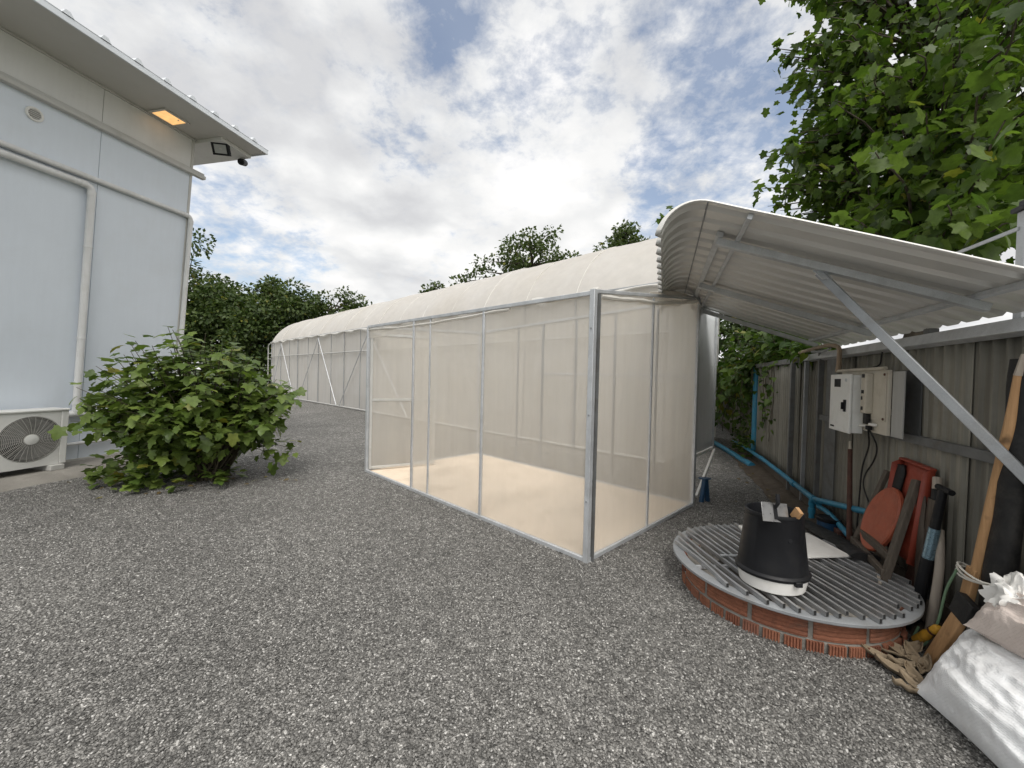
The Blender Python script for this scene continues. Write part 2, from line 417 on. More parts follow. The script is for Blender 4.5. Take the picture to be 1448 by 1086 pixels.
SHADE = [((-0.356, 0.767, 0.534), 0.32, -0.11), ((-0.262, 0.866, 0.426), 0.2, -0.03), ((0.426, 0.722, 0.546), 0.2, -0.06), ((0.105, 0.87, 0.482), 0.35, 0.07), ((0.312, 0.728, 0.611), 0.1, 0.08), ((-0.281, 0.742, 0.609), 0.14, 0.05), ((-0.484, 0.679, 0.552), 0.2, -0.04), ((-0.352, 0.863, 0.362), 0.2, 0.02)]
EXPO = 0.2
# ------------------------------------------------------------------ frames of reference of the yard
h_ = V((.23, .973, 0)).normalized(); m_ = V((h_.y, -h_.x, 0)); W0 = V((-6.54, 5.5, 0)); LEAN = .096
def HW(t, off, z): return W0 + h_ * t + m_ * (off + LEAN * z) + ZUP * z       # along / out from / up the house wall
fa = V((.355, .935, 0)).normalized(); fn = V((fa.y, -fa.x, 0)); F1 = V((3.586, 4.696, 0))
def FP(s, off, z): return F1 + fa * s - fn * off + ZUP * z                     # along / out from / up the fence
BL = V((2.22, 5.2, 2.54)); SL = .365
cA = V((-2.177, 5.977, 0)); cB = V((.64, 3.198, 0)); cC = V((2.189, 4.722, 0)); cD = V((-.628, 7.501, 0))
ab = (cB - cA).normalized(); bc = (cC - cB).normalized(); LAB = (cB - cA).length; LBC = (cC - cB).length
T1 = V((-5.649, 15.256, 0)); td = V((-.7117, .7025, 0)).normalized(); tn = V((.7025, .7117, 0)).normalized()
def TP(t, w, z): return T1 + td * t + tn * w + ZUP * z                         # along / across / up the tunnel
RC = V((1.93, 2.775, 0)); RR = .688

# ------------------------------------------------------------------ ground
me = MB()
N = 40
me.add([(300 * cos(2 * pi * k / N), 300 * sin(2 * pi * k / N), -.008) for k in range(N)], [tuple(range(N))])
me.build('ground', M['grass'], kind='structure')
me = MB(); me.add([(-9.5, -8, 0), (7.2, -8, 0), (8.5, 14, 0), (-10, 42, 0), (-30, 42, 0), (-30, 25, 0)], [(0, 1, 2, 3, 4, 5)])
me.build('gravel_yard', M['gravel'], kind='structure')
# strip of bare soil along the fence
def soilfn(u, v):
    s = -4.6 + u * 8.6; wob = .06 * noise.noise(V((s * 2, 3, 0)))
    off = -.02 + v * (.26 + wob + (.12 if s > -.3 else 0))
    return FP(s, off, .004 + (.075 + .025 * noise.noise(V((s * 3, v * 2, 5)))) * (1 - v) ** .8)
MB().grid(soilfn, 120, 10).build('soil', M['soil'], kind='structure')

def in_cage(x, y):
    p = V((x, y, 0)) - cB; q = p.dot(bc); r = (V((x, y, 0)) - cA).dot(ab)
    return -.02 < q < LBC + .02 and -.02 < r < LAB + .02

def gravel_stones():
    cs = .2; vs = []; fs = []; idx = {}
    def vid(i, j):
        if (i, j) not in idx: idx[(i, j)] = len(vs); vs.append((i * cs, j * cs, 0))
        return idx[(i, j)]
    for j in range(6, 34):
        for i in range(-36, 22):
            x = (i + .5) * cs; y = (j + .5) * cs
            if abs(x) > 1.32 * y + .35: continue
            if in_cage(x, y): continue
            if (V((x, y, 0)) - RC).length < RR - .12: continue
            if (F1 - V((x, y, 0))).dot(fn) < .1: continue
            if (V((x, y, 0)) - W0).dot(m_) < .86: continue
            fs.append((vid(i, j), vid(i + 1, j), vid(i + 1, j + 1), vid(i, j + 1)))
    me = bpy.data.meshes.new("gravel"); me.from_pydata(vs, [], fs)
    me.materials.append(M['stone'])
    o = bpy.data.objects.new("gravel", me); link(o); props(o, kind='stuff')
    ng = bpy.data.node_groups.new("scatter_stones", 'GeometryNodeTree')
    ng.interface.new_socket("Geometry", in_out='INPUT', socket_type='NodeSocketGeometry')
    ng.interface.new_socket("Geometry", in_out='OUTPUT', socket_type='NodeSocketGeometry')
    nd = ng.nodes; L = ng.links.new
    gi = nd.new('NodeGroupInput'); go = nd.new('NodeGroupOutput')
    dist = nd.new('GeometryNodeDistributePointsOnFaces'); L(gi.outputs[0], dist.inputs['Mesh'])
    pos = nd.new('GeometryNodeInputPosition'); sep = nd.new('ShaderNodeSeparateXYZ'); L(pos.outputs[0], sep.inputs[0])
    mr = nd.new('ShaderNodeMapRange'); L(sep.outputs[1], mr.inputs[0])
    for i, x in ((1, 2.2), (2, 6.2), (3, 9500.), (4, 500.)): mr.inputs[i].default_value = x
    L(mr.outputs[0], dist.inputs['Density'])
    join = nd.new('GeometryNodeGeometryToInstance')
    for k in range(5):
        ico = nd.new('GeometryNodeMeshIcoSphere'); ico.inputs['Radius'].default_value = 1.; ico.inputs['Subdivisions'].default_value = 2 if k < 2 else 1
        sp = nd.new('GeometryNodeSetPosition'); L(ico.outputs[0], sp.inputs['Geometry'])
        nz = nd.new('ShaderNodeTexNoise'); nz.noise_dimensions = '4D'; nz.inputs['W'].default_value = k * 7.3; nz.inputs['Scale'].default_value = .9
        sub = nd.new('ShaderNodeVectorMath'); sub.operation = 'SUBTRACT'; L(nz.outputs['Color'], sub.inputs[0]); sub.inputs[1].default_value = (.5, .5, .5)
        scl = nd.new('ShaderNodeVectorMath'); scl.operation = 'SCALE'; L(sub.outputs[0], scl.inputs[0]); scl.inputs['Scale'].default_value = 1.6
        L(scl.outputs[0], sp.inputs['Offset'])
        tr = nd.new('GeometryNodeTransform'); L(sp.outputs[0], tr.inputs['Geometry'])
        tr.inputs['Scale'].default_value = (1, .5 + .12 * k, .42 + .07 * (k % 3))
        sm = nd.new('GeometryNodeSetMaterial'); L(tr.outputs[0], sm.inputs['Geometry']); sm.inputs['Material'].default_value = M['stone']
        L(sm.outputs[0], join.inputs[0])
    ins = nd.new('GeometryNodeInstanceOnPoints'); L(dist.outputs['Points'], ins.inputs['Points']); L(join.outputs[0], ins.inputs['Instance'])
    ins.inputs['Pick Instance'].default_value = True
    ri = nd.new('FunctionNodeRandomValue'); ri.data_type = 'INT'; ri.inputs[4].default_value = 0; ri.inputs[5].default_value = 4
    L(ri.outputs[2], ins.inputs['Instance Index'])
    rr = nd.new('FunctionNodeRandomValue'); rr.data_type = 'FLOAT_VECTOR'; rr.inputs[0].default_value = (-.6, -.6, 0); rr.inputs[1].default_value = (.6, .6, 6.28)
    L(rr.outputs[0], ins.inputs['Rotation'])
    rs = nd.new('FunctionNodeRandomValue'); rs.data_type = 'FLOAT'; rs.inputs[2].default_value = .0035; rs.inputs[3].default_value = .0078
    L(rs.outputs[1], ins.inputs['Scale'])
    L(ins.outputs[0], go.inputs[0])
    md = o.modifiers.new("scatter", 'NODES'); md.node_group = ng
    o.location.z = .003
gravel_stones()

# ------------------------------------------------------------------ house
HT = thing('building', 'tall white panelled building with a metal roof overhang on the left', 'building', HW(0, 0, 0))
tc0, tc1 = -9., 1.65
def wallbox(mb, t0, t1, o0, o1, z0, z1):
    return mb.hexa([HW(t0, o0, z0), HW(t1, o0, z0), HW(t1, o1, z0), HW(t0, o1, z0),
                    HW(t0, o0, z1), HW(t1, o0, z1), HW(t1, o1, z1), HW(t0, o1, z1)])
wallbox(MB(), tc0, tc1 - .004, -.012, -6., 0, 5.488).build('wall_core', M['frieze'], HT)
seams = [.38 - 1.27 * k for k in range(8)][::-1]
edges = [tc0] + [s for s in seams if s > tc0] + [tc1]
for zz0, zz1, mt in ((.0, 4.13, 'wall'), (4.136, 4.9, 'wall'), (4.906, 5.484, 'frieze')):
    for a0, a1 in zip(edges[:-1], edges[1:]):
        wallbox(MB(), a0 + .003, a1 - .003, .012, -.010, zz0, zz1).build('wall_panel', M[mt], HT, bevel=.002)
# end wall panel, corner trim
wallbox(MB(), tc1 - .03, tc1 + .012, .02, -.03, 0, 5.48).build('corner_trim', M['trim'], HT, bevel=.004)
mb = MB()     # channel ledge
wallbox(mb, tc0, 1.84, .10, .013, 4.875, 4.935); wallbox(mb, tc0, 1.84, .06, .013, 4.937, 4.985)
mb.build('ledge', M['trim'], HT, bevel=.012)
def elbow(a, b, c, r, n=6):
    a, b, c = V(a), V(b), V(c); p = b + (a - b).normalized() * r; q = b + (c - b).normalized() * r
    return [p * (1 - u) ** 2 + b * 2 * u * (1 - u) + q * u * u for u in [i / n for i in range(n + 1)]]
def pipe_run(name, pts, r, mt, parent, bend=.09, n=12, sock=True):
    pts = [V(p) for p in pts]; path = [pts[0]]
    for i in range(1, len(pts) - 1): path += elbow(pts[i - 1], pts[i], pts[i + 1], bend)
    path.append(pts[-1]); mb = MB().tube(path, r, n)
    if sock:
        for i in range(1, len(pts) - 1):
            for e in (pts[i - 1], pts[i + 1]):
                dr = (e - pts[i]).normalized()
                mb.tube([pts[i] + dr * (bend * .75), pts[i] + dr * (bend * 1.45)], r * 1.13, n)
    return mb.build(name, M[mt], parent)
pipe_run('pipe', [HW(tc0, .06, 4.165), HW(1.665, .06, 4.165), HW(1.665, .06, .05)], .036, 'pvc', HT)
p2_ = pipe_run('pipe', [HW(tc0, .075, 4.045), HW(.285, .075, 4.045), HW(.285, .075, .86)], .043, 'pvc', HT)
for z in (3.2, 1.9, .95): MB().lathe(HW(.285, .075, z), [(.0435, -.012), (.049, -.012), (.049, .012), (.0435, .012)], 14).build('clamp', M['pvc'], p2_)
MB().tube([HW(.285, .075, .86), HW(.285, .075, .80)], .053, 12).build('clamp', M['pvc'], p2_)
pipe_run('pipe', [HW(-1.2, .07, .80), HW(1.63, .07, .80)], .045, 'pvc', HT, sock=False)
pipe_run('pipe', [HW(-.3, .06, .36), HW(1.63, .06, .36)], .025, 'pvc', HT, sock=False)
wallbox(MB(), tc0, tc1 + .006, .03, .013, 0, .13).build('skirting', M['trim'], HT, bevel=.004)
# overhang
def SP(t, o, z): return W0 + h_ * t + m_ * o + ZUP * z
mb = MB()
mb.hexa([SP(tc0, 1.42, 5.49), SP(2.26, 1.42, 5.49), SP(2.26, -.1, 5.49), SP(tc0, -.1, 5.49),
         SP(tc0, 1.42, 5.515), SP(2.26, 1.42, 5.515), SP(2.26, -.1, 5.515), SP(tc0, -.1, 5.515)])
mb.build('soffit', M['soffit'], HT)
mb = MB()
mb.bar(SP(tc0, .555, 5.475), SP(1.66, .555, 5.475), .03, .028)
mb.build('soffit_trim', M['trim'], HT, bevel=.004)
mb = MB()
mb.bar(SP(tc0, 1.435, 5.515), SP(2.29, 1.435, 5.515), .022, .075)
mb.bar(SP(2.275, 1.42, 5.513), SP(2.275, -6.2, 5.513), .022, .07)
mb.build('fascia', M['roofm'], HT, bevel=.004)
mb = MB()
mb.hexa([SP(1.67, 1.1, 5.43), SP(2.255, 1.1, 5.43), SP(2.255, -6.1, 5.43), SP(1.67, -6.1, 5.43),
         SP(1.67, 1.1, 5.489), SP(2.255, 1.1, 5.489), SP(2.255, -6.1, 5.489), SP(1.67, -6.1, 5.489)])
mb.build('end_soffit', M['frieze'], HT, bevel=.003)
def rib(x, p, hgt, w=.22):
    u = (x / p) % 1.
    if u < w: return hgt * min(1, min(u, w - u) / (w * .32))
    return 0.
def roofgrid(t0, t1, pitch, hgt, fn, nv, w=.22):
    ts = []; k = math.floor(t0 / pitch)
    while k * pitch <= t1:
        for u in (0, w * .32, w * .68, w): 
            x = (k + u) * pitch
            if t0 <= x <= t1: ts.append(x)
        k += 1
    ts = sorted(set([t0] + ts + [t1])); mb = MB()
    return mb.grid(lambda u, v: fn(ts[min(len(ts) - 1, int(round(u * (len(ts) - 1))))], v), len(ts) - 1, nv)
def rf(t, v):
    o = 1.449 - v * 7.65
    return SP(t + .154, o, 5.556 + (1.449 - o) * .10 + rib(t, .358, .055, .3))
roofgrid(tc0 - .154, 2.146, .358, .075, lambda t, v: rf(t, v), 4, .3).build('roof', M['roofm'], HT, solid=.006, smooth=False)

k_ = math.floor((-1.1 - .154) / .358) + 1
while k_ * .358 + .12 < 2.146:
    x0_ = k_ * .358 + .154; k_ += 1
    MB().prism([(x0_, 0), (x0_ + .034, .054), (x0_ + .074, .054), (x0_ + .108, 0)], W0 + m_ * 1.4505 + ZUP * 5.557, h_, ZUP, m_, .004).build('rib_closure', M['roofm'], HT)
t = thing('soffit_light', 'square recessed lamp glowing warm orange under the roof overhang', 'ceiling light', SP(1.08, .76, 5.49))
mb = MB()
for (a0, a1, o0, o1) in ((.885, 1.275, .585, .62), (.885, 1.275, .9, .935), (.885, .92, .62, .9), (1.24, 1.275, .62, .9)):
    mb.hexa([SP(a0, o1, 5.468), SP(a1, o1, 5.468), SP(a1, o0, 5.468), SP(a0, o0, 5.468), SP(a0, o1, 5.489), SP(a1, o1, 5.489), SP(a1, o0, 5.489), SP(a0, o0, 5.489)])
mb.build('frame', M['soffit'], t, bevel=.003)
mb = MB(); mb.hexa([SP(.921, .899, 5.478), SP(1.239, .899, 5.478), SP(1.239, .621, 5.478), SP(.921, .621, 5.478), SP(.921, .899, 5.487), SP(1.239, .899, 5.487), SP(1.239, .621, 5.487), SP(.921, .621, 5.487)])
mb.build('diffuser', M['lamp'], t)
MB().lathe(SP(1.16, .84, 5.4765), [(.0, -.004), (.012, -.004), (.012, .002)], 10).build('sensor', M['trim'], t)
t = thing('floodlight', 'black framed floodlight fixed to the far corner of the roof overhang', 'floodlight', SP(2.0, .73, 5.49))
fc = SP(1.79, .956, 5.36); dx = V((.985, .17, 0)).normalized(); fz = V((-.1, -.9, -.42)).normalized(); dz = dx.cross(fz) * -1; dz.normalize()
if dz.z < 0: dz *= -1
mb = MB()
for cx, cz, w, hh in ((0, .085, .26, .03), (0, -.085, .26, .03), (-.115, 0, .03, .14), (.115, 0, .03, .14)):
    mb.box(fc + dx * cx + dz * cz, (w, .06, hh), dx, fz, dz)
mb.box(fc - fz * .03, (.24, .02, .18), dx, fz, dz)
mb.build('housing', M['blackp'], t, bevel=.005)
MB().box(fc + fz * .008, (.2, .01, .14), dx, fz, dz).build('lens', M['glassy'], t)
MB().box(fc + fz * .016, (.04, .008, .014), dx, fz, dz).build('emitter', M['trim'], t)
mb = MB().bar(fc - fz * .04, fc - fz * .04 + V((0, 0, .09)), .03, .03, up=V((0, 1, 0)))
mb.build('bracket', M['blackp'], t)
t = thing('security_camera', 'small black camera hanging from the tip of the roof overhang', 'camera', SP(2.2, .85, 5.49))
MB().lathe(SP(2.25, .93, 5.49), [(0, 0), (.05, 0), (.05, -.03), (.022, -.035), (.022, -.09)], 14).build('mount', M['trim'], t)
q = SP(2.25, .93, 5.385)
MB().lathe(q + V((0, .05, .0)), [(0, -.0), (.05, .0), (.058, .02), (.058, .15), (.04, .16), (0, .16)], 14, axis=(.1, -1, -.35)).build('housing', M['blackp'], t)
MB().lathe(q + V((.0132, -.0823, -.0463)), [(.026, -.005), (.026, .004), (0, .004)], 14, axis=(.1, -1, -.35)).build('lens', M['glassy'], t)
t = thing('wall_vent', 'round white vent cap on the upper wall of the white building', 'vent', HW(-.30, .012, 4.685))
vx = h_; vz = (m_ * LEAN + ZUP).normalized(); vn = (m_ - ZUP * LEAN).normalized()
MB().lathe(HW(-.30, .013, 4.685), [(.085, 0), (.085, .014), (.074, .022), (.062, .017), (.058, .008)], 32, axis=vn).build('rim', M['white'], t)
mb = MB()
for k in range(-2, 3):
    w = sqrt(max(.0, .058 ** 2 - (k * .023) ** 2))
    mb.box(HW(-.30, .022, 4.685) + vz * (k * .023), (2 * w, .010, .010), vx, (vn + vz * .8), vz)
mb.build('louvre', M['trim'], t)
MB().lathe(HW(-.30, .014, 4.685), [(0, 0), (.06, 0), (.06, .004), (0, .004)], 24, axis=vn).build('backing', M['dark'], t)

# concrete footing by the house wall
mb = MB()
def fo_(u, v):
    tt = -9 + u * 11.2; wob = .05 * noise.noise(V((tt * 1.5, 0, 0)))
    prof = [(0, .10), (.55, .10), (.66, .085), (.74, .045), (.80, -.02)]
    x = v * 4; i = min(3, int(x)); f = x - i
    o = prof[i][0] * (1 - f) + prof[i + 1][0] * f; z = prof[i][1] * (1 - f) + prof[i + 1][1] * f
    return W0 + h_ * tt + m_ * (o + wob * (v > .2) + .0) + ZUP * (z + .012 * noise.noise(V((tt * 3, o * 5, 2))))
MB().grid(fo_, 160, 4).build('concrete_pavement', M['concrete'], kind='structure')

# ------------------------------------------------------------------ air conditioner
t = thing('air_conditioner', 'white outdoor air conditioning unit with a round fan grille beside the wall', 'air conditioner', HW(-.45, .3, .1))
def AC(a, o, z): return HW(a, o, z)
a0, a1, o0, o1, z0, z1 = -.93, 0., .15, .455, .175, .905
mb = MB(); wallbox(mb, a0, a1, o1 - .02, o0, z0, z1 - .012); mb.build('body', M['acw'], t, bevel=.008)
mb = MB(); wallbox(mb, a0 - .008, a1 + .008, o1 + .018, o0 - .01, z1 - .012, z1 + .016); mb.build('lid', M['acw'], t, bevel=.008)
fc = (-.352, .545); R1 = .292; mb = MB(); nseg = 48; vs = []; fs = []
for k in range(nseg):
    an = 2 * pi * k / nseg; ca, sa = cos(an), sin(an)
    # rectangle boundary on the ray
    x0, x1, y0, y1 = a0 - fc[0], -.075 - fc[0] + .0, z0 - fc[1], z1 - .012 - fc[1]
    tt = 9
    if ca > 1e-6: tt = min(tt, x1 / ca)
    if ca < -1e-6: tt = min(tt, x0 / ca)
    if sa > 1e-6: tt = min(tt, y1 / sa)
    if sa < -1e-6: tt = min(tt, y0 / sa)
    vs += [AC(fc[0] + ca * R1, o1 - .028, fc[1] + sa * R1), AC(fc[0] + ca * (R1 + .004), o1 + .004, fc[1] + sa * (R1 + .004)),
           AC(fc[0] + ca * min(tt, R1 + .03), o1 + .002, fc[1] + sa * min(tt, R1 + .03)), AC(fc[0] + ca * tt, o1, fc[1] + sa * tt)]
for k in range(nseg):
    b = 4 * k; c = 4 * ((k + 1) % nseg)
    for i in range(3): fs.append((b + i, b + i + 1, c + i + 1, c + i))
mb.add(vs, fs)
for x, y in ((a0, z0), (a0, z1 - .012), (-.075, z1 - .012), (-.075, z0)):   # corner triangles
    best = sorted(range(nseg), key=lambda k: (vs[4 * k + 3] - AC(x, o1, y)).length)[:2]
    mb.add([AC(x, o1, y), vs[4 * best[0] + 3], vs[4 * best[1] + 3]], [(0, 1, 2)])
mb.build('front_panel', M['acw'], t)
mb = MB(); wallbox(mb, -.072, a1 + .004, o1 + .004, o1 - .1, z0, z1 - .014); mb.build('side_panel', M['acw'], t, bevel=.01)
an_ = (m_ - ZUP * LEAN).normalized(); ax = h_; az = (m_ * LEAN + ZUP).normalized()
cen = AC(fc[0], o1, fc[1])
MB().lathe(cen - an_ * .019, [(0, 0), (R1 - .002, 0)], 40, axis=an_).build('fan_well', M['dark'], t)
mb = MB()
for k in range(3):
    for j in range(10):
        b0 = 2 * pi * k / 3 + j * .14; b1 = b0 + .14
        d0 = -.017 + j * .0007; d1 = -.017 + (j + 1) * .0007
        mb.add([cen + an_ * d0 + ax * (cos(b0) * .07) + az * (sin(b0) * .07), cen + an_ * d0 + ax * (cos(b0) * .26) + az * (sin(b0) * .26),
                cen + an_ * d1 + ax * (cos(b1) * .26) + az * (sin(b1) * .26), cen + an_ * d1 + ax * (cos(b1) * .07) + az * (sin(b1) * .07)], [(0, 1, 2, 3)])
mb.build('fan', M['fencep'], t)
mb = MB()
for i in range(15):
    r = .075 + i * (R1 - .08) / 14
    mb.tube([cen + an_ * (.004 + .012 * (1 - r / R1)) + ax * (r * cos(2 * pi * k / 40)) + az * (r * sin(2 * pi * k / 40)) for k in range(41)], .0032, 4, False)
for k in range(28):
    pts = []
    for j in range(6):
        r = .06 + (R1 - .055) * j / 5; an = 2 * pi * k / 28 + j * .025
        pts.append(cen + an_ * (.004 + .012 * (1 - r / R1)) + ax * (r * cos(an)) + az * (r * sin(an)))
    mb.tube(pts, .0022, 4, False)
gr = mb.build('fan_grille', M['grille'], t)
MB().lathe(cen + an_ * .01, [(.068, -.004), (.066, .008), (.04, .014), (0, .015)], 24, axis=an_).build('hub', M['acw'], gr)
for x in (-.8, -.13):
    mb = MB(); wallbox(mb, x - .05, x + .09, .52, .12, .1, .172); mb.build('foot', M['trim'], t, bevel=.008)

# ------------------------------------------------------------------ screen enclosure
E = thing('screen_enclosure', 'pale mesh cage on a galvanised frame over a beige floor', 'enclosure', (0, 0, 0))
hA, hB, hC, hD = 2.19, 2.185, 2.47, 2.30
mb = MB(); z = V((0, 0, .016))
mb.prism([(0, 0), (LAB, 0), (LAB, LBC), (0, LBC)], cA + V((0, 0, -.01)), ab, bc, ZUP, .03)
mb.build('floor', M['floor'], E)
def post(p, hgt, w, parent, lean=(0, 0), mt='galv', nm='post', dirx=ab):
    p = V(p); q = p + V((lean[0], lean[1], hgt))
    return MB().bar(p, q, w, w, up=dirx).build(nm, M[mt], parent, bevel=.003)
post(cA, hA, .04, E); post(cD, hD, .04, E); post(cC, hC, .045, E)
pc = post(cB + V((0, 0, 0)), hB + .03, .046, E)
mb = MB(); mb.bar(cB - ab * .030 + bc * .026, cB - ab * .030 + bc * .026 + V((0, 0, hB)), .006, .014, up=ab)
mb.bar(cB + ab * .0265 + bc * .040, cB + ab * .0265 + bc * .040 + V((0, 0, hB)), .034, .006, up=bc)
mb.build('flange', M['fencep'], pc)  # dark material puts the post's shaded right side into the colour
for zb in (.5, 1.2, 1.9): 
    MB().lathe(cB - bc * .0235 + V((0, 0, zb)), [(0, .006), (.007, .006), (.007, 0)], 8, axis=-bc).build('bolt', M['galvd'], pc)
def P_ab(t): return cA + ab * t
mull = post(P_ab(1.28), 2.175, .03, E, nm='mullion'); post(P_ab(2.63), 2.18, .028, E, nm='mullion')
post(P_ab(1.65), 2.17, .022, E, nm='mullion')
tm = 1.03; post(cB + bc * tm, hB + (hC - hB) * tm / LBC - .02, .024, E, nm='mullion', dirx=bc)
def rail(p, q, w=.035, hh=.035, nm='rail', mt='galv'): return MB().bar(p, q, w, hh).build(nm, M[mt], E, bevel=.003)
rail(cA + V((0, 0, hA)), cB + V((0, 0, hB))); rail(cB + V((0, 0, hB + .014)), cC + V((0, 0, hC)), .04, .03)
rail(cA + V((0, 0, hA)), cD + V((0, 0, hD))); rail(cD + V((0, 0, hD)), cC + V((0, 0, hC)))
for p, q in ((cA, cB), (cB, cC), (cC, cD), (cD, cA)): rail(p + V((0, 0, .018)), q + V((0, 0, .018)), .036, .036, 'sill')
for t_, w_ in ((.0, .03), (.9, .025), (1.45, .03), (2.1, .025), (2.75, .03), (3.35, .025)):
    post(cD + ab * (.12 + t_), hD + .1, w_, E, nm='mullion', mt='galvd')
rail(cD + ab * 1.5 + V((0, 0, 1.55)), cC + V((0, 0, 1.55)), .02, .025)
def netpanel(p, q, z0, zp, zq, nm='net_panel', mt='net', amp=.012, seed=0, n=(34, 26), off=V((0, 0, 0)), parent=None):
    p = V(p); q = V(q); nrm = (q - p).cross(ZUP).normalized()
    def fn(u, v):
        top = zp + (zq - zp) * u; e = (4 * u * (1 - u)) ** .5 * (4 * v * (1 - v)) ** .5
        wv = noise.noise(V((u * 3.1 + seed, v * 1.7, seed))) + .5 * noise.noise(V((u * 9 + seed, v * 3, 2 + seed)))
        wv += .9 * max(0, v - .8) * noise.noise(V((u * 5, v * 22, seed + 4))) * 5
        return p + (q - p) * u + V((0, 0, z0 + (top - z0) * v)) + nrm * (amp * wv * e) + off
    return MB().grid(fn, *n).build(nm, M[mt], parent or E, sharp=180)
eps = bc * .022
netpanel(P_ab(1.29), P_ab(2.62), .03, 2.17, 2.17, seed=1, off=-eps * .0); netpanel(P_ab(2.64), cB - ab * .03, .03, 2.17, 2.17, seed=2)
netpanel(cB + bc * .03, cB + bc * (tm - .01), .03, 2.19, 2.185 + .285 * tm / LBC, seed=3); netpanel(cB + bc * (tm + .01), cC, .03, 2.185 + .285 * tm / LBC, hC - .01, seed=4)
netpanel(cD, cC, .03, hD, hC, seed=5, n=(50, 26)); netpanel(cA, cD, .03, hA, hD, seed=6)
# transom net over the doorway, door leaf swung inwards
netpanel(P_ab(.02), P_ab(1.27), 2.02, 2.17, 2.17, seed=8, n=(20, 6))
hd = V((.87, .48, 0)).normalized()
d0 = cA + ab * .05 + bc * .03; d1 = d0 + hd * .98
mb = MB()
mb.bar(d0 + V((0, 0, .05)), d0 + V((0, 0, 2.1)), .035, .035, up=hd); mb.bar(d1 + V((0, 0, .05)), d1 + V((0, 0, 2.1)), .042, .035, up=hd)
for zz in (.068, 1.09, 2.08): mb.bar(d0 + V((0, 0, zz)), d1 + V((0, 0, zz)), .03, .035)
Dr = mb.build('door', M['galvw'], E, bevel=.003)
netpanel(d0, d1, .07, 2.08, 2.08, seed=9, n=(16, 20), parent=Dr)
# white plastic hems rolled along the top of the cage
def hem(p, q, r, seed, sag=.03):
    pts = []; rr = []
    for i in range(15):
        u = i / 14; pts.append(V(p) * (1 - u) + V(q) * u + V((0, 0, -sag * sin(pi * u) + .02 * noise.noise(V((u * 5, seed, 0))))))
        rr.append(r * (.6 + .8 * abs(noise.noise(V((u * 7, seed, 3)))) + .3))
    return MB().tube(pts, rr, 8)
hem(P_ab(3.3) + V((0, 0, 2.20)), cB + bc * .08 + V((0, 0, 2.23)), .022, 1).build('hem', M['cloth'], E)
hem(cB + bc * .1 + V((0, 0, 2.175)), cC + V((0, 0, 2.44)), .02, 2).build('hem', M['cloth'], E)
hem(cA + V((0, 0, 2.15)), P_ab(3.0) + V((0, 0, 2.15)), .014, 3).build('hem', M['cloth'], E)
def blanket(u, v):
    p = cB + bc * (1.25 + u * 1.0); z = 2.36 + .115 * u + .10 * sin(pi * min(1, v * 1.15)) * (1 - .5 * abs(u - .45)) * (1 if u < .8 else .6)
    return p + (-ab) * (v * .35 - .03) + V((0, 0, z - .05 * v - .10 * max(0, u - .75) * 4 * (1 - v) + .015 * noise.noise(V((u * 7, v * 5, 1)))))
MB().grid(blanket, 20, 12).build('hem', M['cloth'], E, solid=.004)
# ------------------------------------------------------------------ tunnel greenhouse
TW, TE, TR = 4.4, 3.22, 1.5
rad = ((TW / 2) ** 2 + TR ** 2) / (2 * TR); cz = TE + TR - rad; phi = math.asin(TW / 2 / rad)
def tnear(w): return -11.8 + .55 * w / TW
tfar = 12.75
G = thing('tunnel_greenhouse', 'long cream plastic tunnel greenhouse with netted sides and white pipe braces', 'greenhouse', TP(0, 0, 0))
hoops = [2.03 + 2.95 * k for k in range(-4, 4)]
def arc(a, out=0.):
    th = -phi + 2 * phi * a
    return TW / 2 + (rad + out) * sin(th), cz + (rad + out) * cos(th)
def roof_fn(u, v):
    w, _ = arc(v); t0 = tnear(w); t = t0 + (tfar - t0) * u
    fr = ((t - 2.03) / 2.95) % 1.; sag = -.016 * sin(pi * fr) ** 1.5
    wr = .022 * noise.noise(V((t * 1.1, v * 5, 2))) + .014 * noise.noise(V((t * 3.7, v * 3, 7)))
    w, z = arc(v, sag + wr * min(1, 6 * v + .3))
    return TP(t, w, z)
MB().grid(roof_fn, 260, 40).build('roof_cover', M['film'], G, sharp=180)
def flap(u, v):
    t = tnear(0) + (tfar - tnear(0)) * u; fr = ((t - 2.03) / 1.475) % 1.
    dr = .06 + .17 * sin(pi * fr) ** 2 * (.55 + .45 * noise.noise(V((math.floor((t - 2.03) / 1.475) * 3.3, 0, 1)))) + .03 * noise.noise(V((t * 3, 1, 1)))
    return TP(t, -.03 - .05 * sin(pi * v) - .02 * noise.noise(V((t * 2.5, v, 3))), TE + .012 - dr * v)
MB().grid(flap, 240, 5).build('hem', M['cloth'], G, sharp=180)
mb = MB()
for t in hoops: mb.tube([TP(t, *arc(i / 24, .006)) for i in range(25)], .011, 6)
for t in hoops[:-1]: mb.tube([TP(t + 1.475, *arc(i / 24, -.014)) for i in range(25)], .007, 5)
mb.build('hoop', M['cloth'], G)
def gpipe(name, p, q, r=.022, mt='galvw'): return MB().tube([p, q], r, 8).build(name, M[mt], G)
for w in (0, TW):
    gpipe('rail', TP(tnear(w), w - .03 if w == 0 else w + .03, TE), TP(tfar, w - .03 if w == 0 else w + .03, TE), .024, 'galvd')
gpipe('rail', TP(tnear(0), -.03, 2.34), TP(tfar, -.03, 2.34), .024)
gpipe('rail', TP(tnear(0), -.04, .05), TP(tfar, -.04, .05), .03)
for t in hoops + [tfar]:
    gpipe('post', TP(t, -.0, 0), TP(t, -.0, TE), .018, 'galvd'); 
for t in hoops: gpipe('post', TP(t, TW, 0), TP(t, TW, TE), .018, 'galvd')
for t in [h + 1.475 for h in hoops]: gpipe('post', TP(t, .03, 0), TP(t, .03, TE), .012, 'galvd')
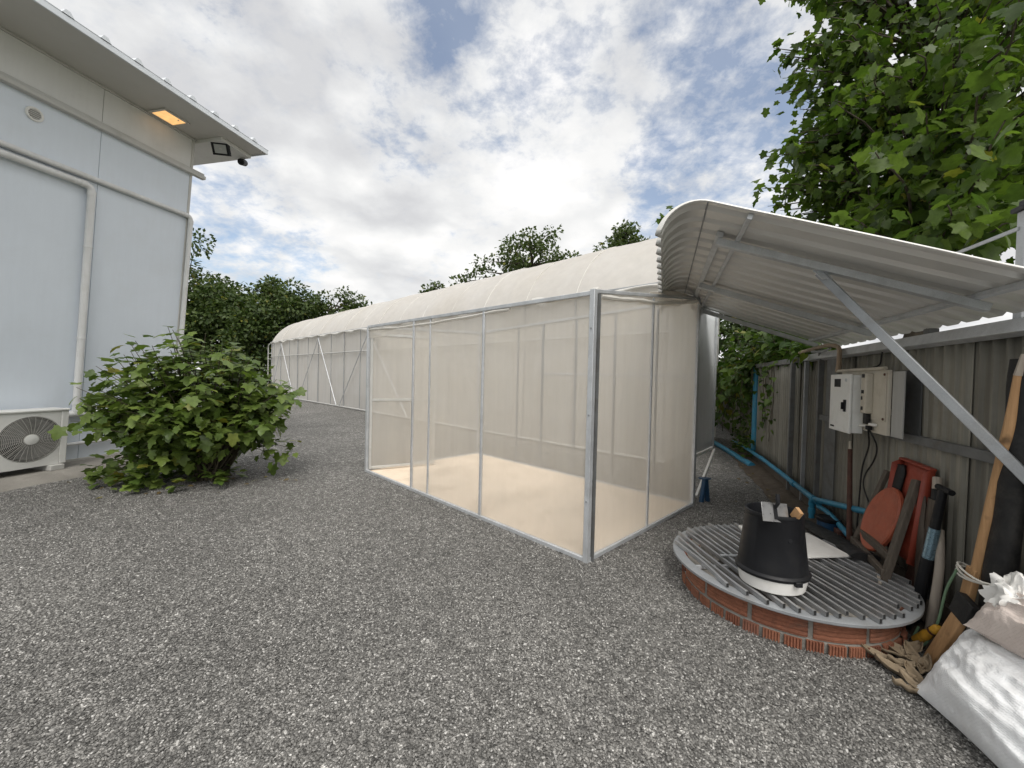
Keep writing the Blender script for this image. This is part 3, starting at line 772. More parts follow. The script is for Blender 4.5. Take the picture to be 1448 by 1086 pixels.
for (ta, tb) in ((-.32, 2.3), (4.85, 2.62), (4.85, 7.5), (10.6, 8.3), (-.32, -3.2), (10.6, 12.4)):
    gpipe('brace', TP(ta, -.06, 3.05), TP(tb, -.07, .08), .017, 'galv')
# bent pipe at the far corner
mb = MB().tube(elbow(TP(tfar, -.02, 3.13), TP(tfar + .65, -.02, 3.13), TP(tfar + .65, -.02, 2.3), .3) + [TP(tfar + .65, -.02, .0)], .03, 8)
mb.tube([TP(tfar, -.02, 2.55), TP(tfar + .65, -.02, 2.55)], .022, 8); mb.tube([TP(tfar, -.02, 2.2), TP(tfar + .65, -.02, 2.2)], .022, 8)
mb.build('end_frame', M['galvw'], G)
def side(w, off, seed):
    t0 = tnear(w)
    def fn(u, v):
        t = t0 + (tfar - t0) * u
        wr = .05 * noise.noise(V((t * 1.4 + seed, v * .6, seed))) + .03 * noise.noise(V((t * 4.3, v * .5, seed)))
        return TP(t, w + off + wr * sin(pi * v), .02 + (TE - .03) * v)
    MB().grid(fn, 200, 10).build('side_net', M['net2'], G, sharp=180)
side(0, .05, 1); side(TW, -.05, 5)
def endface(tf, nm, seed):
    def fn(u, v):
        w, z = arc(u); zz = z * v
        return TP(tf(w) + .03 * noise.noise(V((w * 2, zz, seed))), w, .01 + zz * .995)
    MB().grid(fn, 30, 14).build(nm, M['net2'], G, sharp=180)
endface(lambda w: tnear(w) + .03, 'end_net', 2); endface(lambda w: tfar - .03, 'end_net', 3)
# fence pales seen beyond the far end
for k, (x, y) in enumerate(((-18.6, 28.2), (-17.3, 28.8), (-16.3, 29.2))):
    pass

# ------------------------------------------------------------------ white panel by the cage corner
t = thing('white_screen', 'narrow white sheet panel on a metal frame standing beside the cage corner', 'screen', (2.30, 4.95, 0))
pa = V((2.30, 4.95, 0)); pb = V((2.87, 5.62, 0)); pd = (pb - pa).normalized(); pn = V((pd.y, -pd.x, 0))
def PZ(p, zz): return V((p.x, p.y, zz))
def wsh(u, v): return PZ(pa + pd * (.03 + u * ((pb - pa).length - .05)), .575 + v * 1.86) + pn * (.012 * noise.noise(V((u * 2, v * 3, 1))))
MB().grid(wsh, 10, 18).build('sheet', M['whitep'], t, solid=.004)
mb = MB(); mb.bar(PZ(pa, 0), PZ(pa, 2.47), .05, .05, up=pd); mb.bar(PZ(pb, .53), PZ(pb, 2.47), .04, .04, up=pd)
mb.build('post', M['galv'], t, bevel=.003)
mb = MB(); mb.bar(PZ(pa, 2.455), PZ(pb, 2.455), .03, .03); mb.build('rail', M['galv'], t, bevel=.003)
mb = MB(); mb.bar(PZ(pa, .55), PZ(pb, .55), .035, .035); mb.bar(PZ(pa + pd * .02, .05) + pn * .04, PZ(pb, .53) + pn * .03, .03, .035); mb.build('brace', M['white'], t, bevel=.003)
t = thing('blue_stand', 'small blue plastic stand on the gravel below the white panel', 'stand', (2.42, 4.82, 0))
q = V((2.42, 4.86, 0))
mb = MB(); mb.prism([(-.06, 0), (-.02, 0), (.015, .2), (.05, .0), (.09, 0), (.045, .28), (-.015, .28)], q, (.9, .4, 0), (0, 0, 1), (-.4, .9, 0), .05); mb.build('frame', M['bluecan'], t, bevel=.006)
mb = MB(); mb.box(q + V((.0, .03, .29)), (.12, .09, .02), (.9, .4, 0), (-.4, .9, 0)); mb.build('top', M['bluecan'], t, bevel=.006)

# ------------------------------------------------------------------ lean-to roof
A_ = thing('lean_to_roof', 'corrugated metal lean-to roof with a curved lip on steel tubes by the fence', 'roof', FP(-1.5, .1, 0))
def AW(a, t, dz=0.): return BL + fa * a + fn * t + V((0, 0, -SL * t + dz))
prof = []
th0 = math.atan(SL); Rb = .20; steps = 12; px_, pz_ = 0., 0.
lip = [(0., 0.)]; thc = th0; dth = (th0 + radians(78)) / steps
for i in range(steps):
    tm_ = thc - dth / 2; px_ -= Rb * dth * cos(tm_); pz_ += Rb * dth * sin(tm_); thc -= dth; lip.append((px_, pz_))
lip = lip[::-1]; prof = [(x, z_) for x, z_ in lip] + [(1.66 * k / 8, -SL * 1.66 * k / 8) for k in range(1, 9)]
nrm = []
for i in range(len(prof)):
    p0 = prof[max(0, i - 1)]; p1 = prof[min(len(prof) - 1, i + 1)]; d = V((p1[0] - p0[0], p1[1] - p0[1])).normalized(); nrm.append((-d.y, d.x))
def awf(a, v):
    i = min(len(prof) - 1, int(round(v * (len(prof) - 1)))); r_ = rib(a, .19, .036, .42)
    x = prof[i][0] + nrm[i][0] * r_; zz = prof[i][1] + nrm[i][1] * r_
    return BL + fa * (a + .006 * noise.noise(V((x * 3, a, 2)))) + fn * x + V((0, 0, zz + .006 * noise.noise(V((a * 1.3, x * 2, 1)))))
roofgrid(-3.09, .09, .19, .036, awf, len(prof) - 1, .42).build('roof_sheet', M['corr'], A_, solid=.003, sharp=30)
mb = MB()   # edge flashing seam where the curved sheets are riveted on
mb.tube([AW(-3.08, -.012, -.004), AW(.08, -.012, -.004)], .005, 6); mb.build('seam', M['galvd'], A_)
def atube(name, p, q, w, hh, mt='galv'): return MB().bar(p, q, w, hh, up=V((SL * fn.x, SL * fn.y, 1))).build(name, M[mt], A_, bevel=.003)
for tt in (.10, .21, 1.40): atube('purlin', AW(-3.05 if tt > .15 else -2.68, tt, -.022), AW(.06, tt, -.022), .045 if tt < .15 else .03, .032)
for aa in (-2.63, -1.30, -.02): atube('rafter', AW(aa, .085, -.062), AW(aa, 1.46, -.062), .05, .045)
st0 = AW(-2.60, .68, -.09); st1 = FP(-3.13, .07, 1.04)
MB().bar(st0, st1, .034, .046).build('strut', M['galvd'], A_, bevel=.003)  # darker steel than the rafters: shade under the roof put into the colour
MB().box(AW(-2.62, .68, -.09), (.13, .008, .06), (st1 - st0).normalized(), fa, fn).build('gusset', M['galv'], A_, bevel=.002)
atube('gutter_beam', FP(-3.3, .04, 1.803), FP(.15, .04, 1.803), .06, .075)
mb = MB()
for zz in (1.60, 1.1, .6): mb.bar(FP(-3.4, .0, zz), FP(-3.4, .0, zz + .5), .05, .05, up=fa)
mb = MB(); mb.bar(FP(-3.22, .045, 0), FP(-3.22, .045, 1.76), .05, .05, up=fa); mb.bar(FP(.12, .05, 0), FP(.12, .05, 1.76), .04, .04, up=fa)
mb.build('post', M['galvd'], A_, bevel=.003)

# ------------------------------------------------------------------ fence
Fc = thing('sheet_fence', 'weathered corrugated metal fence running under the lean-to roof', 'fence', FP(0, 0, 0))
def sheet(s0, s1, off, z0, z1, parent, name='corrugated_sheet'):
    ph = random.random(); lean = random.uniform(-.008, .008)
    def fn_(s, v):
        r_ = rib(s, .095, .016, .42)
        return FP(s, off + r_ + lean * v + .006 * noise.noise(V((s * 2, v * 2, 4))), z0 + (z1 - z0) * v)
    return roofgrid(s0, s1, .095, .016, fn_, 6, .42).build(name, M['fence'], parent, solid=.003, sharp=30)
s = -3.34; k = 0
while s < 3.1:
    w = .76; s1 = min(s + w + .11, 3.15)
    sheet(s, s1, .0 + .012 * (k % 2), .10, 1.81 + random.uniform(-.015, .012), Fc); s += w; k += 1
for sp in (-3.3, -2.05, .72): 
    MB().bar(FP(sp, -.05, 0), FP(sp, -.05, 1.9), .06, .06, up=fa).build('post', M['fencep'], Fc, bevel=.004)
MB().bar(FP(-.33, .045, 0), FP(-.33, .045, 1.88), .05, .05, up=fa).build('post', M['fencep'], Fc, bevel=.004)
MB().bar(FP(.62, .05, 0), FP(.62, .05, 1.85), .07, .05, up=fa).build('post', M['fencep'], Fc, bevel=.004)
MB().bar(FP(-3.33, .04, 1.13), FP(-.36, .04, 1.13), .03, .06).build('rail', M['fencep'], Fc, bevel=.003)
MB().bar(FP(-.3, .04, 1.80), FP(3.1, .04, 1.80), .04, .07).build('rail', M['fencep'], Fc, bevel=.003)
MB().bar(FP(-3.33, .035, .10), FP(3.1, .035, .10), .04, .17).build('footing_board', M['oldwood'], Fc, bevel=.004)
MB().box(FP(-2.0, .032, 1.36), (.30, .006, .5), fa, fn).build('patch_sheet', M['fencep'], Fc)
MB().box(FP(-.62, .034, 1.0), (.28, .006, 1.55), fa, fn).build('patch_sheet', M['fencep'], Fc)
F2 = thing('back_fence', 'dark corrugated fence further back behind the climbing vine', 'fence', FP(5, -.25, 0))
s = 3.2; k = 0
while s < 12:
    sheet(s, s + .87, -.22 + .012 * (k % 2), .0, 1.8 + random.uniform(-.03, .03), F2); s += .76; k += 1
MB().bar(FP(3.18, -.2, 0), FP(3.18, -.2, 1.85), .07, .07, up=fa).build('post', M['fencep'], F2, bevel=.004)
MB().bar(FP(3.2, -.17, 1.3), FP(12, -.17, 1.3), .03, .05).build('rail', M['fencep'], F2)

# white post beyond the lean-to roof, with its slanting stay
t = thing('white_post', 'white square post with a black cap rising behind the lean-to roof', 'post', (2.545, 2.03, 0))
p = V((3.02, 2.353, 0))
MB().box(p + V((0, 0, 1.275)), (.064, .064, 2.55), fa, fn).build('shaft', M['galvd'], t, bevel=.004)
mb = MB(); mb.box(p + V((0, 0, 2.565)), (.105, .105, .03), fa, fn); mb.box(p + V((0, 0, 2.597)), (.06, .06, .036), fa, fn); mb.build('cap', M['blackp'], t, bevel=.006)
t2 = MB().bar(p + V((-.03, .02, 2.45)), V((3.3, 3.0, 2.495)), .014, .022)
t2.build('stay', M['galvd'], t, bevel=.002)

# ------------------------------------------------------------------ things on the fence
t = thing('control_cabinet', 'white steel electrical cabinet with a small dark display on its door', 'cabinet', FP(-1.3, .15, 1.33))
cf = .25; s0, s1 = -1.245, -1.655
def fbox(mb, sa, sb, o0_, o1_, za, zb): 
    return mb.hexa([FP(sa, o1_, za), FP(sb, o1_, za), FP(sb, o0_, za), FP(sa, o0_, za), FP(sa, o1_, zb), FP(sb, o1_, zb), FP(sb, o0_, zb), FP(sa, o0_, zb)])
fbox(MB(), s0 - .008, s1 + .004, .155, cf - .02, 1.10, 1.578).build('body', M['cab'], t, bevel=.006)
dr = fbox(MB(), s0, s1, cf - .018, cf, 1.094, 1.584).build('door', M['cab'], t, bevel=.006)
fbox(MB(), -1.345, -1.47, cf + .0005, cf + .004, 1.475, 1.545).build('display', M['blackp'], dr, bevel=.001)
mb = MB(); fbox(mb, -1.56, -1.59, cf, cf + .012, 1.27, 1.37); fbox(mb, -1.568, -1.582, cf + .012, cf + .03, 1.29, 1.35); mb.build('handle', M['blackp'], dr, bevel=.003)
MB().lathe(FP(-1.575, cf, 1.535), [(0, .006), (.012, .006), (.014, 0)], 12, axis=-fn).build('lock', M['galv'], dr)
mb = MB()
for i, w in enumerate((.014, .012, .012, .016)): fbox(mb, -1.285 - i * .02, -1.285 - i * .02 - w, cf + .0005, cf + .003, 1.122, 1.136)
mb.build('marking', M['blackp'], dr)
t = thing('backing_board', 'aged beige board on the fence carrying the white cabinet and meter box', 'board', FP(-1.6, .06, 1.33))
fbox(MB(), -1.2, -2.0, .128, .151, 1.13, 1.612).build('board', M['beige'], t, bevel=.003)
mb = MB()
mb.tube([FP(-1.1, .16, 1.62), FP(-1.98, .16, 1.625)], .013, 8)
for ss in (-1.3, -1.9): mb.box(FP(ss, .07, 1.3), (.05, .115, .04), fa, fn)
mb.build('rail', M['beige'], t)
fbox(MB(), -1.735, -1.985, .1515, .158, 1.23, 1.592).build('cover_plate', M['beige'], t, bevel=.003)
mb = MB()
for ss, zz in ((-1.965, 1.59), (-1.965, 1.26), (-1.76, 1.59)): mb.lathe(FP(ss, .158, zz - .012), [(0, .006), (.009, .006), (.010, 0)], 8, axis=-fn)
mb.build('screw', M['rust'], t)
t = thing('meter_box', 'narrow beige meter box with dark sockets mounted right of the white cabinet', 'meter box', FP(-1.75, .09, 1.4))
fbox(MB(), -1.715, -1.80, .154, .205, 1.275, 1.59).build('case', M['beige'], t, bevel=.01)
mb = MB()
for zz, w in ((1.555, .045), (1.43, .04), (1.38, .02), (1.30, .03)): fbox(mb, -1.735, -1.735 - w, .2052, .208, zz, zz + .028)
mb.build('socket', M['blackp'], t, bevel=.001)
mb = MB(); fbox(mb, -1.73, -1.785, .16, .19, 1.19, 1.275); mb.build('cable_sleeve', M['blackm'], t, bevel=.008)
mb = MB(); mb.tube([FP(-1.66, .18, 1.17), FP(-1.76, .18, 1.178)], .010, 8); mb.box(FP(-1.845, .17, 1.195), (.07, .03, .02), fa, fn); mb.build('connector', M['white'], t, bevel=.003)
mb = MB(); mb.box(FP(-1.80, .175, 1.165), (.045, .03, .03), fa, fn); mb.build('plug', M['blackp'], t, bevel=.004)
t = MB(); fbox(t, -2.01, -2.155, .12, .13, 1.13, 1.60)
t.build('grey_sheet', M['greysheet'], loc=FP(-2.1, .05, 1.1), label='thin grey sheet upright on the fence at the right edge of the beige board', cat='sheet', bevel=.002)
def curve(pts, n=10):
    pts = [V(p) for p in pts]; out = []
    P_ = [pts[0] * 2 - pts[1]] + pts + [pts[-1] * 2 - pts[-2]]
    for i in range(1, len(P_) - 2):
        for j in range(n):
            u = j / n; a, b, c, d = P_[i - 1:i + 3]
            out.append(.5 * ((2 * b) + (c - a) * u + (2 * a - 5 * b + 4 * c - d) * u * u + (3 * b - a - 3 * c + d) * u ** 3))
    return out + [pts[-1]]
MB().tube(curve([FP(.32, .07, 1.885), FP(-.2, .085, 1.895), FP(-.62, .085, 1.90), FP(-.88, .08, 1.86), FP(-1.06, .13, 1.74), FP(-1.13, .16, 1.615)]), .02, 10).build(
    'conduit', M['copper'], loc=FP(0, .07, 1.8), label='tan conduit bending down from the roof corner to the electrical cabinet', cat='conduit')
MB().tube(curve([FP(-.25, .11, 1.86), FP(-.6, .12, 1.84), FP(-.8, .12, 1.855)]), .012, 8).build('conduit', M['galvd'], loc=FP(-.2, .11, 1.8), label='short grey pipe under the tan conduit near the roof corner', cat='conduit')
MB().tube(curve([FP(-1.79, .175, 1.16), FP(-1.62, .1, 1.0), FP(-1.5, .09, .8), FP(-1.47, .09, .55), FP(-1.47, .1, .2)]), .006, 6).build('cable', M['blackm'], loc=FP(-1.7, .1, 1.1), label='black cable hanging nearly straight from the meter box down to the blue pipe', cat='cable')
MB().tube(curve([FP(-1.80, .175, 1.16), FP(-1.82, .13, 1.03), FP(-1.7, .095, .9), FP(-1.56, .09, .76), FP(-1.53, .09, .66), FP(-1.62, .09, .56), FP(-1.8, .1, .46)]), .006, 6).build('cable', M['blackm'], loc=FP(-1.75, .1, 1.1), label='black cable swinging out in a loop below the meter box towards the chair', cat='cable')
MB().tube(curve([FP(-1.62, .03, 1.86), FP(-1.64, .05, 1.74), FP(-1.63, .06, 1.66), FP(-1.66, .15, 1.63)]), .006, 6).build('cable', M['blackm'], loc=FP(-1.6, .04, 1.8), label='short dark cable dropping from the roof beam to the beige board', cat='cable')
t = thing('rusty_rod', 'rusty brown rod leaning upright against the fence under the cabinet', 'rod', FP(-1.5, .16, 0))
MB().tube([FP(-1.285, .10, .92), FP(-1.54, .17, .05)], [.017, .021], 10).build('shaft', M['rust'], t)
MB().tube([FP(-1.265, .095, .99), FP(-1.285, .10, .92)], [.009, .012], 8).build('tip', M['beige'], t)

# ------------------------------------------------------------------ blue pipes
t = thing('blue_pipe', 'long blue water pipe running along the foot of the fence', 'pipe', FP(1, .12, .2))
MB().tube(curve([FP(4.6, .12, .16), FP(2.1, .11, .23), FP(1, .1, .235), FP(-.33, .1, .235), FP(-.6, .1, .235)]), .03, 12).build('run', M['blue'], t)
mb = MB()
for ss in (2.0, .3): mb.tube([FP(ss, .105, .233), FP(ss - .1, .105, .233)], .036, 12)
mb.build('coupling', M['blue'], t)
mb = MB().tube(curve([V((4.85, 9.5, .05)), V((4.73, 9.0, .05)), V((4.52, 8.1, .045)), V((4.3, 7.25, .04)), V((4.2, 6.85, .04))]), .05, 12)
t = thing('blue_pipe', 'thick short blue pipe lying on the gravel below the vine', 'pipe', V((4.5, 8, 0)))
mb.build('run', M['blue'], t); MB().tube([V((4.28, 7.15, .042)), V((4.2, 6.85, .04))], .06, 12).build('coupling', M['blue'], t)
t = thing('blue_pipe', 'blue pipe riser with elbows standing in front of the fence base', 'pipe', FP(-.5, .12, 0))
pts = [FP(-.50, .13, .02), FP(-.50, .13, .25), FP(-1.82, .10, .50)]
MB().tube([pts[0]] + elbow(*pts, .07) + [pts[2]], .027, 12).build('run', M['blue'], t)
mb = MB(); mb.tube(elbow(FP(-.5, .13, .1), pts[1], FP(-.8, .122, .307), .07), .034, 12); mb.tube([FP(-.5, .13, .09), FP(-.5, .13, .15)], .034, 12); mb.build('coupling', M['blue'], t)
MB().tube(curve([FP(-.6, .1, .20), FP(-.85, .1, .215), FP(-1.1, .11, .20), FP(-1.4, .12, .17)]), .024, 12).build('run', M['blue'], t)
MB().tube([FP(3.0, .02, .2), FP(3.0, .02, 1.78)], .055, 12).build('blue_downpipe', M['blue'], loc=FP(3.0, .02, 0), label='upright blue pipe half hidden by the vine where the two fences meet', cat='pipe')
# ------------------------------------------------------------------ brick well with its grate
t = thing('brick_well', 'low round well ring of red bricks under a steel grate', 'well', RC)
RB = .638
def polar(r, a, z): return RC + V((r * cos(a), r * sin(a), z))
mb = MB()
nb = 13
for k in range(nb):                      # upper course: long bricks with combed grooves
    a0 = 2 * pi * k / nb + .02; a1 = 2 * pi * (k + 1) / nb - .022; dz = random.uniform(-.002, .002); dr = random.uniform(-.004, .004)
    zs = [.072] + [.072 + (.198 - .072) * (i + f) / 5 for i in range(5) for f in (.08, .3, .7, .92)] + [.198]
    rs = [0] + [x for i in range(5) for x in (-.006, .0, .0, -.006)] + [0]
    na = 16; vs = []; fs = []
    for i, (z_, r_) in enumerate(zip(zs, rs)):
        for j in range(na + 1):
            a = a0 + (a1 - a0) * j / na; e = -.005 if j in (0, na) else 0
            vs.append(polar(RB - .012 + dr + r_ + e, a, z_ + dz))
    n_ = len(zs)
    for i in range(n_ - 1):
        for j in range(na): fs.append((i * (na + 1) + j, i * (na + 1) + j + 1, (i + 1) * (na + 1) + j + 1, (i + 1) * (na + 1) + j))
    b = len(vs)
    for z_ in (.072, .198):
        for j in range(na + 1): vs.append(polar(RB - .11, a0 + (a1 - a0) * j / na, z_ + dz))
    for j in range(na):
        fs.append((j + 1, j, b + j, b + j + 1)); tpo = (n_ - 1) * (na + 1)
        fs.append((tpo + j, tpo + j + 1, b + na + 1 + j + 1, b + na + 1 + j)); fs.append((b + j + 1, b + j, b + na + 1 + j, b + na + 1 + j + 1))
    fs.append((0, (n_ - 1) * (na + 1), b + na + 1, b)); fs.append((na, b + na, b + 2 * na + 1, (n_ - 1) * (na + 1) + na))
    mb.add(vs, fs)
nb2 = 38
for k in range(nb2):                     # lower course: brick ends, ribbed upright
    a0 = 2 * pi * k / nb2 + .012; a1 = 2 * pi * (k + 1) / nb2 - .012; dr = random.uniform(-.006, .004); ht = random.uniform(.054, .06)
    nr = 6; out = []
    for i in range(nr):
        for f, r_ in ((.1, -.009), (.3, 0), (.7, 0), (.9, -.009)): out.append((a0 + (a1 - a0) * (i + f) / nr, r_))
    m2 = len(out); vs = [polar(RB - .0 + dr + r_, a, -.03) for a, r_ in out] + [polar(RB - .0 + dr + r_, a, ht) for a, r_ in out] + [polar(RB - .1, a, ht) for a, _ in out]
    fs = []
    for i in range(m2 - 1): fs += [(i, i + 1, m2 + i + 1, m2 + i), (m2 + i, m2 + i + 1, 2 * m2 + i + 1, 2 * m2 + i)]
    mb.add(vs, fs)
mb.build('bricks', M['brick'], t, smooth=False)
MB().lathe(RC, [(RB - .02, -.03), (RB - .018, .055), (RB - .026, .064), (RB - .028, .2), (RB - .1, .203), (RB - .115, .19), (RB - .12, -.03)], 72).build('mortar', M['mortar'], t)
MB().lathe(RC, [(0, .012), (RB - .119, .012)], 40).build('well_water', M['well'], t)
t = thing('well_grate', 'round grey steel grate of parallel tube bars lying on the brick ring', 'grate', RC + V((0, 0, .2)))
MB().lathe(RC, [(RR - .05, .206), (RR + .012, .206), (RR + .018, .212), (RR + .018, .226), (RR + .008, .231), (RR - .05, .229), (RR - .05, .206)], 96).build('rim', M['galvd'], t)
mb = MB(); mb2 = MB(); bd = V((-.085, 1, 0)).normalized(); bx = V((bd.y, -bd.x, 0))
kk = -8
for k in range(-11, 12):
    x = k * .0605 + random.uniform(-.004, .004)
    if abs(x) > RR - .03: continue
    hl = sqrt((RR + .004) ** 2 - x * x)
    y0 = -hl + random.uniform(-.01, .03); y1 = hl - random.uniform(-.01, .05)
    if random.random() < .2: y0 += .06
    pts = []; bend = random.uniform(-.016, .016); sag = random.uniform(-.012, .004)
    ns = 8; prev = None
    for i in range(ns + 1):
        u = i / ns; y = y0 + (y1 - y0) * u
        pts.append(RC + bd * y + bx * (x + bend * sin(pi * u) + .004 * noise.noise(V((x * 9, u * 4, 1)))) + V((0, 0, .2455 + sag * sin(pi * u))))
    # square tube, open ends
    hw = .0085; vs = []; fs = []
    for p in pts:
        for dx_, dz_ in ((-hw, -.014), (hw, -.014), (hw, .014), (-hw, .014)): vs.append(p + bx * dx_ + V((0, 0, dz_)))
    for i in range(ns):
        for j in range(4): fs.append((4 * i + j, 4 * i + (j + 1) % 4, 4 * (i + 1) + (j + 1) % 4, 4 * (i + 1) + j))
    mb.add(vs, fs)
    for p, dr_ in ((pts[0], 1), (pts[-1], -1)):
        q = p + bd * (.003 * dr_)
        mb2.add([q + bx * a_ + V((0, 0, b_)) for a_, b_ in ((-.0078, -.012), (.0078, -.012), (.0078, .012), (-.0078, .012))], [(0, 1, 2, 3)])
mb.build('bars', M['grate'], t, bevel=.002)
mb2.build('bar_mouths', M['dark'], t)
mb = MB(); mb.tube([RC + bx * -.42 + bd * .05 + V((0, 0, .264)), RC + bx * -.18 + bd * .03 + V((0, 0, .266))], .008, 6)
mb.bar(RC + bx * -.66 + bd * -.02 + V((0, 0, .219)), RC + bx * .66 + bd * -.02 + V((0, 0, .219)), .02, .018)
mb.build('crossbar', M['galv'], t)

zg = .262
t = MB(); 
bdp = [(1.83, 2.74), (2.46, 2.81), (2.44, 3.2), (1.95, 3.34)]
t.hexa([V((x, y, zg)) for x, y in bdp] + [V((x, y, zg + .012 + .01 * (i > 1))) for i, (x, y) in enumerate(bdp)])
t.build('white_board', M['white'], loc=(2.2, 3, zg), label='off white board lying on the well grate behind the black tub', cat='board', bevel=.003)
bc_ = V((1.635, 2.43, zg))
t = thing('white_basin', 'shallow white basin under the black tub on the well grate', 'basin', bc_)
MB().lathe(bc_, [(0, .002), (.175, .002), (.185, .008), (.203, .095), (.198, .1), (.17, .1)], 48, sx=.95, sy=.9).build('bowl', M['white'], t)
t = thing('black_tub', 'black tapered plastic tub standing upside down on a white basin', 'tub', bc_ + V((0, 0, .08)))
q = bc_ + V((0, .0, .08)); 
MB().lathe(q, [(.20, .0), (.214, .004), (.218, .02), (.21, .03), (.203, .034), (.196, .09), (.165, .345), (.168, .35), (.172, .362), (.168, .374), (.157, .375), (.152, .36), (.15, .30), (0, .29)], 56, sx=.94, sy=.86).build('shell', M['blackp'], t)
MB().box(q + V((.03, -.187, .006)), (.04, .025, .03)).build('lug', M['blackp'], t, bevel=.005)
MB().lathe(q + V((-.0, -.151, .24)), [(0, .004), (.012, .004), (.014, 0)], 14, axis=(0, -1, .12)).build('stud', M['blackp'], t)
zt = bc_.z + .43
t = thing('plastering_trowel', 'flat steel trowel with a black handle resting across the black tub', 'trowel', bc_ + V((-.05, -.05, .4)))
tx = V((.95, .12, -.10)).normalized(); ty = V((.12, .42, .9)).normalized(); tz = tx.cross(ty)
tcn = bc_ + V((-.07, -.115, .475))
MB().box(tcn, (.17, .11, .003), tx, ty, tz).build('blade', M['steelblade'], t, bevel=.001)
mb = MB(); mb.tube([tcn + ty * .02 + tz * .004, tcn + ty * .05 + tz * .03, tcn + ty * .10 + tz * .035], [.006, .012, .012], 10)
mb.box(tcn + tz * .004, (.02, .08, .008), tx, ty, tz); mb.build('handle', M['blackp'], t)
MB().box(bc_ + V((.05, -.125, .47)), (.022, .05, .07), (1, .1, -.1), (0, .8, .5), (.1, -.5, .8)).build('wood_block', M['rawwood'], loc=bc_ + V((.045, -.06, .4)), label='small orange-brown wood block on the rim of the black tub', cat='block', bevel=.003)

# folded dark mat behind the board
def matf(u, v):
    p = FP(-.88 - 1.32 * u, .315 + .02 * noise.noise(V((u * 4, 0, 1))), .10 + .19 * u)
    a = 2 * pi * v; return p + fn * (.07 * cos(a) * (1.25 + .25 * noise.noise(V((u * 5, a, 2))))) + V((0, 0, .03 * sin(a) * (1 + .3 * noise.noise(V((u * 5, a, 6))))))
mb = MB().grid(matf, 30, 14)
mb.add([FP(-.88, .315, .10)] + [matf(0, k / 14) for k in range(14)], [(0, k + 1, (k + 1) % 14 + 1) for k in range(14)])
mb.add([FP(-2.2, .315, .29)] + [matf(1, k / 14) for k in range(14)], [(0, k + 1, (k + 1) % 14 + 1) for k in range(14)])
mb.build('rubber_mat', M['blackm'], loc=FP(-1.5, .3, .2), label='dark rolled rubber mat lying between the well and the fence', cat='mat')
t = thing('paint_can', 'dark blue can with a black lid beside the fence behind the well', 'can', FP(-1.06, .16, 0))
c = FP(-1.06, .16, .02)
MB().lathe(c, [(0, 0), (.085, 0), (.09, .005), (.092, .18), (.088, .185)], 28, caps=False).build('body', M['bluecan'], t)
MB().lathe(c, [(.096, .17), (.098, .178), (.096, .2), (.088, .204), (.08, .198), (0, .196)], 28).build('lid', M['blackp'], t)
MB().box(FP(-1.24, .12, .09), (.10, .09, .17), fa, fn).build('red_brick', M['rust'], loc=FP(-1.24, .12, 0), label='dull red brick standing on end beside the dark blue can', cat='brick', bevel=.006)

# ------------------------------------------------------------------ chair, scoop and tools leaning on the fence
t = thing('folding_chair', 'old dark wooden folding chair with a round orange seat leaning on the fence', 'chair', FP(-2.1, .2, .25))
l0, l1 = FP(-1.86, .27, .24), FP(-1.90, .09, .86); r0, r1 = FP(-2.43, .31, .235), FP(-2.315, .115, .885)
MB().bar(l0, l1, .028, .05, up=fa).build('frame_rail', M['oldwood'], t, bevel=.004)
MB().bar(r0, r1, .034, .055, up=fa).build('frame_rail', M['oldwood'], t, bevel=.004)
MB().bar(l0 + V((0, 0, .06)), r0 + V((0, 0, .05)), .03, .045).build('crossbar', M['oldwood'], t, bevel=.004)
MB().bar(l0 * .78 + l1 * .22, r0 * .78 + r1 * .22, .03, .05).build('crossbar', M['oldwood'], t, bevel=.004)
MB().bar(l0 + fn * .12, FP(-2.5, .36, .245), .016, .014).build('stretcher', M['palewood'], t)
dn = ((l1 - l0).normalized().cross(fa)).normalized()
du = (l1 - l0).normalized(); cc = FP(-2.07, .185, .535)
ax_ = fa.cross(du).normalized()
if ax_.dot(-fn) < 0: ax_ *= -1
mb = MB()
pr = [(0, .012), (.12, .010), (.18, .014), (.197, .02), (.205, .012), (.205, -.006), (.18, -.012), (0, -.012)]
A2 = du; B2 = fa; vs = []; fs = []
for r, hz in pr:
    for k in range(40):
        a = 2 * pi * k / 40; vs.append(cc + A2 * (r * 1.2 * cos(a)) + B2 * (r * .95 * sin(a)) + ax_ * hz)
for i in range(len(pr) - 1):
    for k in range(40): fs.append((i * 40 + k, i * 40 + (k + 1) % 40, (i + 1) * 40 + (k + 1) % 40, (i + 1) * 40 + k))
mb.add(vs, fs); mb.build('seat', M['orange'], t)
mb = MB(); bt = [FP(-1.95, .10, .60), FP(-1.98, .095, .74), FP(-2.015, .075, .88), FP(-2.02, .07, .925), FP(-2.02, .07, .935)]
def bootf(u, v):
    x = u * 4; i = min(3, int(x)); f = x - i; p = bt[i] * (1 - f) + bt[i + 1] * f; a = 2 * pi * v
    w = .085 - .052 * min(1, u * 1.15) + (.014 if u > .85 else 0)
    if u > .97: w = .02
    return p + fa * (w * cos(a) - .03 * (1 - u)) + fn * (w * .35 * sin(a)) 
MB().grid(bootf, 14, 18).build('rubber_boot', M['blackm'], loc=FP(-1.97, .13, .65), label='limp black rubber boot hung over the top of the folding chair', cat='boot', solid=.006)
t = thing('red_scoop', 'orange-red metal scoop with folded sides upright against the fence', 'scoop', FP(-2.2, .08, .3))
z0, z1 = .34, .975
mb = MB()
def scoop(u, v):
    ss = -2.02 - .335 * u; f = .0
    o = .045 + .09 * (1 - v)
    return FP(ss - .03 * (1 - v), o, z0 + (z1 - z0) * v + .012 * (1 - u) * v)
mb.grid(scoop, 4, 8)
